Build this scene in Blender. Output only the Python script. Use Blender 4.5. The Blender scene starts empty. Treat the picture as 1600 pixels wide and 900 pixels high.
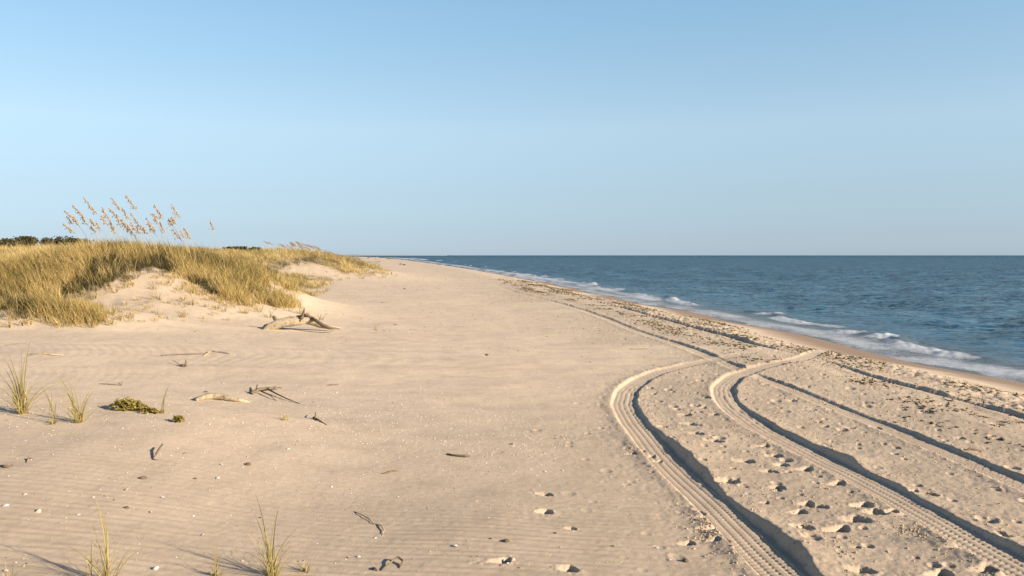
import bpy, math, random
import numpy as np
from mathutils import Vector
random.seed(7); rng = np.random.default_rng(11)
R = math.radians
scene = bpy.context.scene
col = scene.collection

# ------------------------------------------------------------------ camera
F = 1331.0; CAMZ = 2.2; PITCH = math.atan(51.0 / F)
cam_d = bpy.data.cameras.new("camera"); cam = bpy.data.objects.new("camera", cam_d); col.objects.link(cam)
cam_d.sensor_width = 36.0; cam_d.lens = 36.0 * F / 1600.0; cam_d.clip_start = 0.05; cam_d.clip_end = 90000
cam.location = (0, 0, CAMZ); cam.rotation_euler = (R(90) - PITCH, 0, 0)
scene.camera = cam
SUN_EL, SUN_AZ = R(19), R(-27)      # azimuth of the sun measured from +X towards +Y

# ------------------------------------------------------------------ noise
def _h(ix, iy, seed):
    h = (ix.astype(np.int64) * 374761393 + iy.astype(np.int64) * 668265263 + seed * 1442695041) & 0xFFFFFFFF
    h = ((h ^ (h >> 13)) * 1274126177) & 0xFFFFFFFF
    h = h ^ (h >> 16)
    return (h & 0xFFFFFF) / float(0x7FFFFF) - 1.0
def noise(x, y, seed=0):
    x = np.asarray(x, float); y = np.asarray(y, float)
    ix = np.floor(x); iy = np.floor(y); fx = x - ix; fy = y - iy
    ix = ix.astype(np.int64); iy = iy.astype(np.int64)
    u = fx*fx*fx*(fx*(fx*6-15)+10); v = fy*fy*fy*(fy*(fy*6-15)+10)
    a = _h(ix, iy, seed); b = _h(ix+1, iy, seed); c = _h(ix, iy+1, seed); d = _h(ix+1, iy+1, seed)
    return (a*(1-u)+b*u)*(1-v) + (c*(1-u)+d*u)*v
def fbm(x, y, seed=0, o=3):
    s = 0; a = 1.0; t = 0
    for i in range(o):
        s = s + a*noise(x*2**i + 17.3*i, y*2**i - 9.1*i, seed+i); t += a; a *= 0.5
    return s / t
def sstep(a, b, x):
    t = np.clip((x - a) / (b - a), 0, 1); return t*t*(3-2*t)

# ------------------------------------------------------------------ large shape of the land
SEA = -0.8
_sh = np.array([(-200, 20), (0, 13.4), (12, 12.6), (20.07, 12.06), (23.35, 11.5), (27.35, 11.0), (35.3, 10.6), (41.6, 9.84), (48.1, 8.67), (60.5, 7.2),
                (75.3, 5.66), (91.8, 3.9), (153.6, -4.6), (266, -23), (443, -52), (799, -114), (1600, -280), (4000, -900), (60000, -20000)], float)
def shore(y):
    base = np.interp(y, _sh[:, 0], _sh[:, 1])
    return base + 0.28*np.sin(y*0.42+1.2)*np.clip(y/30, 0.3, 1)
_bs = np.array([(-400, .5), (-30, .42), (-22, .36), (-16, .16), (-11, .02), (-6.5, 0.0), (-4.2, -.17), (-2.4, -.48), (0, -.8), (5, -1.15), (20, -2), (100, -4), (60000, -20)], float)
TOE = np.array([(-60, 20), (-26, 20), (-18, 20.0), (-13.4, 20.6), (-10.6, 19.9), (-9.8, 21.0), (-8.6, 21.6), (-7.6, 25.0), (-7.4, 30), (-8.6, 37), (-10.6, 46), (-13.6, 58),
                (-11.8, 70), (-12.6, 84), (-16.5, 100), (-27, 154), (-47, 273), (-110, 615), (-300, 1600), (-1500, 3000), (-3000, 20)], float)
def seg_dist(x, y, P):
    d = np.full(np.shape(x), 1e9)
    for i in range(len(P)):
        a = P[i]; b = P[(i+1) % len(P)]; ab = b - a
        t = np.clip(((x-a[0])*ab[0] + (y-a[1])*ab[1]) / (ab@ab), 0, 1)
        d = np.minimum(d, np.hypot(x-a[0]-t*ab[0], y-a[1]-t*ab[1]))
    return d
def inside(x, y, P):
    c = np.zeros(np.shape(x), bool)
    for i in range(len(P)):
        x1, y1 = P[i]; x2, y2 = P[i-1]
        if y1 == y2: continue
        c ^= ((y1 > y) != (y2 > y)) & (x < (x2-x1)*(y-y1)/(y2-y1)+x1)
    return c
def toe_d(x, y):
    return np.where(inside(x, y, TOE), 1, -1) * seg_dist(x, y, TOE)
def gau(x, y, cx, cy, sx, sy, rot=0):
    c, s = math.cos(rot), math.sin(rot)
    u = (x-cx)*c + (y-cy)*s; v = -(x-cx)*s + (y-cy)*c
    return np.exp(-0.5*((u/sx)**2 + (v/sy)**2))
def base_z(x, y):
    x = np.asarray(x, float); y = np.asarray(y, float)
    s = x - shore(y)
    z = np.interp(s, _bs[:, 0], _bs[:, 1])
    d = toe_d(x, y)
    far = sstep(20, 90, y)
    dune = 1.25*sstep(0.0, 9, d) + 0.55*sstep(9, 20, d) + far*0.35*sstep(2, 8, d)
    dune = dune * (1 + 0.16*fbm(x/7.0, y/7.0, 3, 2)) + 0.08*sstep(1, 4, d)*fbm(x/2.2, y/2.2, 5, 2)
    # the blow-out left of the main hummock and the low vegetated mound in front of it
    dune = dune - 0.55*gau(x, y, -13.2, 24.4, 1.9, 1.3, 0.15)*sstep(0, 2, d)
    dune = dune + 0.42*gau(x, y, -12.6, 21.8, 2.6, 0.75, 0.1)
    # main hummock and its right shoulder, second hummock
    dune = dune + 1.08*gau(x, y, -11.6, 27.8, 2.4, 2.5) + .08*gau(x, y, -17.5, 29.5, 2.5, 3) + .28*gau(x, y, -12.4, 30.6, 2.2, 1.6) + 0.75*gau(x, y, -9.4, 31.5, 1.5, 3.4, 0.25)
    dune = dune + 1.0*gau(x, y, -16.3, 74, 4.6, 6.5) + 0.5*gau(x, y, -14.5, 86, 2.0, 8)
    z = z + np.maximum(dune, -0.2)
    # low near rise on the left with a crest about ten metres off
    cr = 10.3 + 0.25*np.sin(x*0.7) + 0.12*x*0.1
    near = np.where(y < cr, sstep(3.2, 9.6, y), 1 - sstep(0.0, 0.85, y-cr))
    z = z + 0.24*near*sstep(-0.9, -4.2, x) * sstep(-30, -14, x)
    z = z + 0.022*fbm(x/1.7, y/1.7, 21, 2)*sstep(-2.5, -4.5, s)
    return z
def project(x, y, z):
    dz = z - CAMZ
    c, s = math.cos(PITCH), math.sin(PITCH)
    dep = y*c - dz*s; up = y*s + dz*c
    return 800 + F*x/dep, 450 - F*up/dep
_ts = np.geomspace(3, 3000, 420)
_pc = {}
def pix(px, py):
    """the point of the ground that is seen at this place of the photograph"""
    if (px, py) in _pc: return _pc[(px, py)]
    a = (px-800)/F; b = -(py-450)/F
    c, s = math.cos(PITCH), math.sin(PITCH)
    d = np.array([a, c + b*s, -s + b*c]); ts = _ts
    for it in range(2):
        Z = CAMZ + d[2]*ts - base_z(d[0]*ts, d[1]*ts)
        hit = np.nonzero(Z <= 0)[0]; i = max(int(hit[0]), 1) if len(hit) else len(ts)-1
        lo, hi = ts[i-1], ts[i]; z0, z1 = Z[i-1], Z[i]
        if it == 0: ts = np.linspace(lo, hi, 12)
    t = lo + (hi-lo)*(z0/(z0-z1) if z0 > z1 and z0 > 0 else .5)
    _pc[(px, py)] = (float(d[0]*t), float(d[1]*t)); return _pc[(px, py)]
def pixs(L): return np.array([pix(*p) for p in L])
def at_depth(px, py, Y):
    a = (px-800)/F; b = -(py-450)/F
    c, s = math.cos(PITCH), math.sin(PITCH)
    t = Y/(c + b*s); return a*t, Y, CAMZ + (-s+b*c)*t

# ------------------------------------------------------------------ wheel tracks
class Track:
    def __init__(s, P, H, w=.15, tread=1.0, ext=None, seed=1):
        W = pixs([p[:2] for p in P]); W = W[np.argsort(W[:, 1])]
        yy = np.arange(W[0, 1], W[-1, 1], .05); xx = np.interp(yy, W[:, 1], W[:, 0])
        n = 13; k = np.hanning(n+2)[1:-1]; k /= k.sum()
        for _ in range(3):
            xp = np.concatenate([2*xx[0]-xx[n:0:-1], xx, 2*xx[-1]-xx[-2:-n-2:-1]]); xx = np.convolve(xp, k, 'same')[n:-n]
        s.y, s.x = yy, xx; s.g = np.gradient(xx, yy)
        s.t = np.concatenate([[0], np.cumsum(np.hypot(np.diff(xx), np.diff(yy)))])
        hy = sorted((pix(*h[:2])[1], h[2]) for h in H)
        s.hy = np.array([h[0] for h in hy]); s.hh = np.array([h[1] for h in hy]); s.w = w; s.tread = tread; s.seed = seed; s.k = .60 if tread > .9 else .45
T1 = Track([(1200, 543), (1165, 552), (1125, 560), (1080, 568), (1035, 579), (1003, 592), (979, 610), (973, 632), (989, 660), (1022, 700), (1061, 740), (1115, 790), (1167, 840), (1218, 890), (1290, 960), (1400, 1100)],
           [(1200, 543, .006), (1080, 568, .01), (1003, 592, .022), (973, 632, .034), (989, 665, .028), (1022, 700, .088), (1061, 735, .118), (1075, 762, .040), (1100, 785, .026), (1115, 797, .034), (1140, 822, .088), (1167, 855, .115), (1218, 900, .085)], seed=1)
T2 = Track([(1310, 552), (1247, 562), (1190, 573), (1150, 586), (1128, 605), (1133, 625), (1151, 643), (1181, 665), (1225, 688), (1278, 715), (1374, 763), (1457, 810), (1538, 856), (1592, 885), (1700, 945), (1900, 1050)],
           [(1310, 552, .006), (1190, 573, .01), (1140, 592, .03), (1128, 610, .042), (1135, 628, .008), (1151, 645, .03), (1225, 688, .064), (1290, 718, .085), (1325, 738, .030), (1374, 763, .042), (1457, 810, .034), (1500, 835, .05), (1538, 856, .06), (1592, 885, .07)], seed=2)
OB = Track([(770, 444), (800, 455), (830, 463), (860, 470), (885, 477), (915, 486), (940, 495), (1000, 519), (1050, 535), (1110, 557), (1140, 570), (1185, 589), (1300, 635), (1400, 674), (1500, 716), (1600, 759), (1750, 820), (2000, 950)],
           [(790, 452, .01), (800, 455, .05), (830, 463, .02), (885, 477, .06), (900, 481, .02), (915, 486, .06), (945, 496, .04), (1000, 519, .03), (1050, 535, .055), (1105, 555, .065), (1125, 563, .0), (1142, 571, .05), (1158, 577, .045), (1172, 583, .0), (1190, 591, .04), (1230, 607, .04), (1300, 635, .035), (1340, 650, .015), (1400, 674, .05), (1500, 716, .06), (1600, 759, .07)], w=.12, tread=.6, seed=3)
OA = Track([(905, 465), (970, 480), (1000, 489), (1080, 511), (1140, 527), (1190, 541), (1240, 553), (1290, 564), (1340, 583), (1400, 600), (1500, 626), (1600, 655), (1750, 700), (2000, 780)],
           [(905, 465, .03), (970, 480, .09), (1080, 511, .11), (1160, 530, .15), (1196, 542, .05), (1215, 547, .0), (1290, 564, .012), (1340, 583, .08), (1450, 612, .095), (1490, 624, .015), (1530, 633, .08), (1600, 655, .10)], w=.10, tread=.2, seed=4)
def apply_track(T, x, y, z, tread_m):
    m = (y > T.y[0]) & (y < T.y[-1])
    c = np.interp(y, T.y, T.x); g = np.interp(y, T.y, T.g); u = (x-c)/np.sqrt(1+g*g)
    m &= (np.abs(u) < 1.3)
    if not m.any(): return z
    X, Y, U = x[m], y[m], u[m]; G = g[m]
    t = np.interp(Y, T.y, T.t) + U*G/np.sqrt(1+G*G)
    H = np.interp(Y, T.hy, T.hh)
    endf = sstep(T.y[-1], T.y[-1]-4.5, Y)
    H = np.maximum(H*T.k*(1 + .22*noise(t*1.3, t*0, T.seed+50) + .10*noise(t*4.1, t*0, T.seed+51)), 0)
    w = T.w
    dep = (0.012 + 0.35*H)*endf           # depth of the floor under the old surface
    bank = 0.65*H*endf                    # heap on the right
    sw = 1.25*H + 0.007*noise(t*16, U*0, T.seed+60) + .012*noise(t*5, U*0, T.seed+61)
    wr = w + np.maximum(sw, 0.015)
    q = U
    prof = np.zeros_like(q)
    # left shoulder
    lb = (0.007+.22*H)*endf + 0.004*noise(t*7, q*0, T.seed+70)*T.tread
    L = q < 0
    a = np.clip((-q - w)/0.055, 0, 1); a = a*a*(3-2*a)
    decay = np.exp(-(np.maximum(-q-w-.075, 0)/.09)**1.5)
    left = -dep*(1-a) + a*lb*decay
    right_a = sstep(0, 1, np.clip((q-wr)/(0.012+1.2*H), 0, 1))
    rd = np.exp(-(np.maximum(q-wr-.012-1.2*H, 0)/(0.10+1.9*H))**1.5)
    floor_dip = -0.15*H*sstep(w, w+.06, q)*(1-right_a)
    right = (-dep + floor_dip)*(1-right_a) + right_a*bank*rd
    prof = np.where(L, left, right)
    inner = sstep(w+.012, w-.004, np.abs(q))
    # tread: four ribs with cross lugs
    if T.tread > 0:
        rib = -2*np.abs(np.cos(q/w*math.pi*2.0+.2))**7
        lug = np.cos((t + 0.25*np.abs(q))*2*math.pi/0.062 + np.where(np.sin(q/w*math.pi*1.75) > 0, 0, math.pi))
        pat = 0.0026*rib + 0.0040*lug*(0.55+0.45*noise(t*2.2, q*0+3, T.seed+80))
        prof = prof + T.tread*inner*pat*sstep(26, 9, Y)
    loose = (1-inner)*np.exp(-np.maximum(np.abs(q)-w, 0)/.35)*endf
    prof = prof + loose*(0.006*np.abs(noise(X*9, Y*9, T.seed+90)) + 0.004*noise(X*28, Y*28, T.seed+91))
    old = sstep(0, 1, np.clip((np.abs(q)-w-.1)/.25, 0, 1))*(1-right_a*rd) + right_a*rd*1.0
    zz = z.copy(); keep = z[m]
    zb = base_z(X, Y)
    # inside the rut the surface is remade, outside the old roughness stays
    wgt = np.where((q > -w-.03) & (q < wr), 1.0, np.exp(-np.maximum(np.where(L, -q-w-.03, q-wr), 0)/.06))*np.clip(endf*(H+.02)/.03, 0, 1)
    keep = keep*(1-wgt) + (zb)*wgt
    zz[m] = keep + prof
    tread_m[m] = np.maximum(tread_m[m]*(1-inner), inner*T.tread)
    return zz

FOOT = [(1105, 622, .8), (1088, 634, .8), (1072, 648, 1), (1080, 662, 1), (1091, 677, 1), (1119, 689, 1), (1196, 697, .8), (1213, 712, 1), (1167, 720, 1.05), (1224, 726, .8), (1204, 736, .8),
        (1262, 733, .9), (1100, 637, .6), (1118, 648, .6), (1141, 753, 1.25), (1218, 762, .9), (1197, 786, .45), (1252, 800, .8), (1264, 787, .75), (1281, 792, .9), (1259, 824, .9),
        (1313, 756, .9), (1343, 812, 1.15), (1353, 789, 1), (1372, 801, 1), (1396, 800, .7), (1315, 826, 1.1), (1351, 890, .9), (1475, 895, 1), (1546, 889, 1), (1497, 856, .7), (1412, 806, .4),
        (1583, 899, .8), (854, 772, .7), (855, 799, .8), (892, 889, .75), (790, 876, .7), (894, 826, .45), (1290, 665, .6), (1270, 640, .6), (1330, 668, .6), (1238, 546, 1.0),
        (1340, 855, .35), (1005, 700, .5), (1020, 708, .6), (1030, 716, .6), (990, 710, .6), (1100, 810, .6), (1112, 826, .8), (1095, 798, .6), (1120, 845, .5), (1078, 848, .6), (1135, 838, .4),
        (1560, 685, .6), (1502, 685, .7), (1370, 667, .8), (1240, 626, .7), (1300, 640, .5), (1455, 773, .7), (1430, 768, .5), (1572, 840, .5), (1410, 640, .6), (1475, 632, .9), (1555, 662, .7), (1450, 644, 1.0),
        (1390, 624, .6), (1320, 596, .5), (1350, 616, .6), (1100, 596, .4), (1060, 583, .3), (1262, 574, .6), (1000, 546, .5), (760, 555, .5), (600, 472, .5), (885, 522, .4)]
def apply_foot(x, y, z):
    fr = random.Random(5)
    for (px, py, s) in FOOT:
        cx, cy = pix(px, py); a = R(90 + fr.uniform(-28, 28)); s *= .84; L = .100*s; W = .056*s; dp = .056*s**.8
        m = np.hypot(x-cx, y-cy) < .5*s
        if not m.any(): continue
        dx = x[m]-cx; dy = y[m]-cy
        dxs = np.where(dx < 0, dx/3.0, dx*.85)
        u = dxs*math.cos(a)+dy*math.sin(a); v = -dxs*math.sin(a)+dy*math.cos(a)
        v = v*(1+.35*np.clip(u/L, -1, 1))                       # narrower at the heel
        r = np.sqrt((u/L)**2 + (v/W)**2)*(1 + .10*noise(dx*24, dy*24, int(px)))
        p_ = 1.35 + 8*sstep(-W, .8*W, dx); pit = -dp*np.clip(1-r**p_, 0, 1) + dp*.08*np.exp(-((r-1.25)/.3)**2)*sstep(-W, W, dx)
        z[m] += pit + .003*noise(dx*40, dy*40, int(py))*np.exp(-((r-1.3)/.7)**2)
    return z
def cell_pits(x, y, cell, prob, r0, seed):
    """small nameless dents of the trampled part of the beach: one at most per cell"""
    X = x/cell; Y = y/(cell*1.15); ix = np.floor(X).astype(np.int64); iy = np.floor(Y).astype(np.int64); out = np.zeros(np.shape(x))
    for dx in (-1, 0, 1):
        for dy in (-1, 0, 1):
            jx, jy = ix+dx, iy+dy; on = _h(jx, jy, seed)*.5+.5 < prob
            cx = jx+.5+.42*_h(jx, jy, seed+1); cy = jy+.5+.42*_h(jx, jy, seed+2); r = r0*(.55+.45*_h(jx, jy, seed+3))+.006
            q = np.hypot((X-cx)*cell, (Y-cy)*cell*1.15*.8)/r
            out = out + on*(-.46*r*np.exp(-(q**4)*1.2) + .09*r*np.exp(-((q-1.35)/.3)**2))
    return out
def detail_z(x, y):
    """full height field: land + roughness + ruts + prints"""
    z = base_z(x, y); s = x - shore(y)
    dry = sstep(-2.4, -3.6, s)
    tr = np.interp(y, T1.y, T1.x, left=1.75, right=3.0)
    rough = dry*sstep(-2.2, 1.4, x-tr*(y < 40)+0.9*fbm(x/2.0, y/2.0, 33, 2))*sstep(-20, -14, -np.abs(s+6))
    z = z + .75*rough*(0.012*np.maximum(noise(x*5.5, y*5.5, 41), -.3)*noise(x*1.3, y*1.3, 42) + 0.0042*noise(x*13, y*13, 43) + .0024*noise(x*30, y*30, 44))
    z = z + dry*(0.008*fbm(x*1.4, y*1.4, 45, 2) + .0012*noise(x*22, y*22, 46))
    # lumpy line of drift at the top of the wash
    wr = np.exp(-((s+4.4+.5*noise(y*.25, y*0, 9))/.8)**2)
    z = z + wr*(.045*np.abs(noise(x*4.5, y*3.5, 47)) + .02*noise(x*12, y*9, 48))
    # wind ripples on the left
    w = 1.2*fbm(x/1.6, y/2.0, 51, 2) + 2.2*fbm(x/6, y/6, 52, 1)
    k = 2*math.pi/0.105
    rip = np.sin(k*(y + .10*x + .035*w*1.0) + .8*np.sin(k*.37*(y-.2*x)+w))
    z = z + (1-rough)*dry*.0032*rip*(.55+.45*noise(x*.6, y*.8, 53))*sstep(30, 13, y)
    # scour lines on the backshore
    z = z + dry*(1-rough)*.012*sstep(10, 12, y)*noise(x*.35, y*2.4, 54)
    g = sstep(1.0, 3.0, toe_d(x, y))
    z = z + g*(.03*noise(x*1.8, y*1.8, 55)+.01*noise(x*5, y*5, 56))
    m = (rough > .04) & (y > 3) & (y < 60) & (y > -1)
    if m.any():
        X, Y = x[m], y[m]; z[m] += rough[m]*(cell_pits(X, Y, .17, .26, .034, 501) + cell_pits(X, Y, .34, .20, .062, 521))
    tm = np.zeros_like(z)
    z = apply_track(OA, x, y, z, tm); z = apply_track(OB, x, y, z, tm)
    z = apply_track(T1, x, y, z, tm); z = apply_track(T2, x, y, z, tm)
    z = apply_foot(x, y, z)
    return z, tm, rough

# ------------------------------------------------------------------ mesh helpers
def np_mesh(name, V, Q, smooth=True):
    """V (n,3), Q (m,k) with k = 3 or 4"""
    me = bpy.data.meshes.new(name); V = np.asarray(V, np.float32); Q = np.asarray(Q, np.int32)
    me.vertices.add(len(V)); me.vertices.foreach_set("co", V.ravel())
    k = Q.shape[1]; me.loops.add(Q.size); me.loops.foreach_set("vertex_index", Q.ravel())
    me.polygons.add(len(Q)); me.polygons.foreach_set("loop_start", np.arange(len(Q), dtype=np.int32)*k)
    me.polygons.foreach_set("use_smooth", np.full(len(Q), smooth, bool))
    me.update(calc_edges=True)
    return me
def attr(me, name, a):
    at = me.attributes.new(name, 'FLOAT', 'POINT'); at.data.foreach_set("value", np.asarray(a, np.float32))
def link(name, me, mat=None, parent=None):
    o = bpy.data.objects.new(name, me); col.objects.link(o)
    if mat: me.materials.append(mat)
    if parent: o.parent = parent
    return o
def tag(o, label=None, cat=None, group=None, kind=None):
    if label: o["label"] = label
    if cat: o["category"] = cat
    if group: o["group"] = group
    if kind: o["kind"] = kind
    return o
def empty(name, loc, rz=0):
    o = bpy.data.objects.new(name, None); col.objects.link(o); o.location = loc; o.rotation_euler = (0, 0, rz); o.empty_display_size = .1
    return o
def copy_tree(o, parent=None):
    c = o.copy(); col.objects.link(c); c.parent = parent
    for ch in o.children: copy_tree(ch, c)
    return c
class MB:
    """collects vertices and faces"""
    def __init__(s): s.v = []; s.f = []; s.a = []
    def add(s, V, Fc, a=0.5):
        n = len(s.v); s.v += [tuple(p) for p in V]; s.f += [tuple(i+n for i in f) for f in Fc]; s.a += [a]*len(V)
    def tube(s, P, rad, n=8, rough=0, seed=0, a=.5, cap=True):
        P = [Vector(p) for p in P]; V = []; m = len(P)
        up = Vector((0, 0, 1))
        for i, p in enumerate(P):
            d = (P[min(i+1, m-1)] - P[max(i-1, 0)]).normalized()
            sx = d.cross(up)
            if sx.length < .05: sx = d.cross(Vector((1, 0, 0)))
            sx.normalize(); sy = sx.cross(d)
            for k in range(n):
                an = 2*math.pi*k/n
                rr = rad[i]*(1 + rough*float(noise(np.array(k*1.7+seed*3), np.array(i*.8), seed)) )
                V.append(p + (sx*math.cos(an) + sy*math.sin(an))*rr)
        Fc = [(i*n+k, i*n+(k+1) % n, (i+1)*n+(k+1) % n, (i+1)*n+k) for i in range(m-1) for k in range(n)]
        if cap: Fc += [tuple(range(n))[::-1], tuple((m-1)*n+k for k in range(n))]
        s.add(V, Fc, a)
    def blade(s, base, h, w, az, lean, droop=.6, n=7, face=None, a=None):
        """a tapered, folded grass leaf"""
        d = Vector((math.cos(az), math.sin(az), 0)); fa = az + math.pi/2 if face is None else face
        sd = Vector((math.cos(fa), math.sin(fa), 0)); V = []; p = Vector(base); an = lean
        for i in range(n):
            t = i/(n-1); ww = w*(1-t**1.6)*(.6+.4*min(1, t*4)) + .0006
            nrm = (d*math.cos(an) - Vector((0, 0, 1))*math.sin(an))
            V += [p - sd*ww/2, p + nrm*ww*.25, p + sd*ww/2]
            p = p + (d*math.sin(an) + Vector((0, 0, 1))*math.cos(an))*h/(n-1); an += droop*(.4+t)*2/(n-1)
        Fc = []
        for i in range(n-1):
            Fc += [(3*i, 3*i+1, 3*i+4, 3*i+3), (3*i+1, 3*i+2, 3*i+5, 3*i+4)]
        s.add(V, Fc, random.random() if a is None else a)
    def mesh(s, name, smooth=True):
        me = bpy.data.meshes.new(name); me.from_pydata(s.v, [], s.f); me.update()
        me.polygons.foreach_set("use_smooth", [smooth]*len(me.polygons)); attr(me, "tint", s.a); return me
    def build(s, name, mat, parent=None, smooth=True): return link(name, s.mesh(name, smooth), mat, parent)

# ------------------------------------------------------------------ materials
def newmat(name):
    m = bpy.data.materials.new(name); m.use_nodes = True; nt = m.node_tree; b = nt.nodes["Principled BSDF"]
    b.inputs["Roughness"].default_value = .9; b.inputs["Specular IOR Level"].default_value = .2
    return m, nt, b
def N(nt, t, **kw):
    n = nt.nodes.new(t)
    for k, v in kw.items(): setattr(n, k, v)
    return n
def tex(nt, scale, detail=3, rough=.5, co=None, dist=0):
    n = N(nt, "ShaderNodeTexNoise"); n.inputs["Scale"].default_value = scale; n.inputs["Detail"].default_value = detail
    n.inputs["Roughness"].default_value = rough; n.inputs["Distortion"].default_value = dist
    if co is not None: nt.links.new(co, n.inputs["Vector"])
    return n.outputs["Fac"]
def ramp(nt, fac, stops):
    n = N(nt, "ShaderNodeValToRGB"); cr = n.color_ramp
    while len(cr.elements) < len(stops): cr.elements.new(.5)
    for e, (p, c) in zip(cr.elements, stops): e.position = p; e.color = (*c, 1)
    nt.links.new(fac, n.inputs[0]); return n.outputs[0]
def mixc(nt, fac, a, b, mode='MIX'):
    n = N(nt, "ShaderNodeMix", data_type='RGBA', blend_type=mode)
    for s, v in ((0, fac), (6, a), (7, b)):
        if hasattr(v, "links"): nt.links.new(v, n.inputs[s])
        else: n.inputs[s].default_value = v if s == 0 else (*v, 1)
    return n.outputs[2]
def mth(nt, op, a, b=0.0, c=None, clamp=False):
    n = N(nt, "ShaderNodeMath", operation=op); n.use_clamp = clamp
    for i, v in enumerate((a, b, c)):
        if v is None: continue
        if hasattr(v, "links"): nt.links.new(v, n.inputs[i])
        else: n.inputs[i].default_value = v
    return n.outputs[0]
def at_(nt, name): n = N(nt, "ShaderNodeAttribute", attribute_name=name); return n.outputs["Fac"]
def objco(nt, world=True):
    if world: return N(nt, "ShaderNodeNewGeometry").outputs["Position"]
    return N(nt, "ShaderNodeTexCoord").outputs["Object"]
def bump(nt, b, h, dist, st=1.0):
    n = N(nt, "ShaderNodeBump"); n.inputs["Strength"].default_value = st; n.inputs["Distance"].default_value = dist
    nt.links.new(h, n.inputs["Height"]); nt.links.new(n.outputs[0], b.inputs["Normal"])

SAND = (.50, .365, .245)
def sand_mat():
    m, nt, b = newmat("sand"); P = objco(nt)
    big = tex(nt, .35, 5, .6, P, .4); mid = tex(nt, 2.6, 6, .68, P, .3); grain = tex(nt, 160, 2, .6, P)
    c = ramp(nt, big, [(.3, (.472, .375, .278)), (.7, (.528, .422, .314))])
    c2 = ramp(nt, mid, [(.3, (.87, .865, .86)), (.5, (1.01, 1.0, 1.0)), (.7, (1.09, 1.09, 1.09))]); c = mixc(nt, 1, c, c2, 'MULTIPLY')
    g = ramp(nt, grain, [(.30, (.62, .58, .55)), (.48, (1, 1, 1)), (.62, (1.05, 1.04, 1.03)), (.75, (1.4, 1.4, 1.4))]); c = mixc(nt, .55, c, g, 'MULTIPLY')
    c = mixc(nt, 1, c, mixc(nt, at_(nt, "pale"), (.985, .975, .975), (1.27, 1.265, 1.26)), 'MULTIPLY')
    # coarse brown-grey grit of the trampled part
    sp = tex(nt, 42, 3, .7, P); spf = ramp(nt, sp, [(.36, (.62, .60, .58)), (.47, (1, 1, 1))])
    c = mixc(nt, mth(nt, 'MULTIPLY', at_(nt, "rough"), .75), c, mixc(nt, 1, c, spf, 'MULTIPLY'))
    # washed, wet strip
    c = mixc(nt, at_(nt, "wet"), c, (.300, .205, .135))
    c = mixc(nt, mth(nt, 'MULTIPLY', at_(nt, "painted_shade"), .8), c, ramp(nt, tex(nt, 30, 3, .7, P), [(.38, (.13, .12, .115)), (.6, (.40, .32, .25))]))  # speckled clod shadows painted into the sand colour as dark blotches
    # dead grass litter on the dunes
    lit = ramp(nt, tex(nt, 9, 5, .7, P), [(.35, (.13, .10, .05)), (.6, (.34, .26, .15))])
    c = mixc(nt, at_(nt, "veg"), c, lit)
    nt.links.new(c, b.inputs["Base Color"])
    r = mth(nt, 'SUBTRACT', .95, mth(nt, 'MULTIPLY', at_(nt, "wet"), .30)); nt.links.new(r, b.inputs["Roughness"])
    h = mth(nt, 'ADD', mth(nt, 'MULTIPLY', tex(nt, 60, 4, .65, P), 1.0), mth(nt, 'MULTIPLY', grain, .25))
    h = mth(nt, 'MULTIPLY', h, mth(nt, 'SUBTRACT', 1.0, mth(nt, 'MULTIPLY', at_(nt, "wet"), .85)))
    bump(nt, b, h, .008, .42)
    return m
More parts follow.
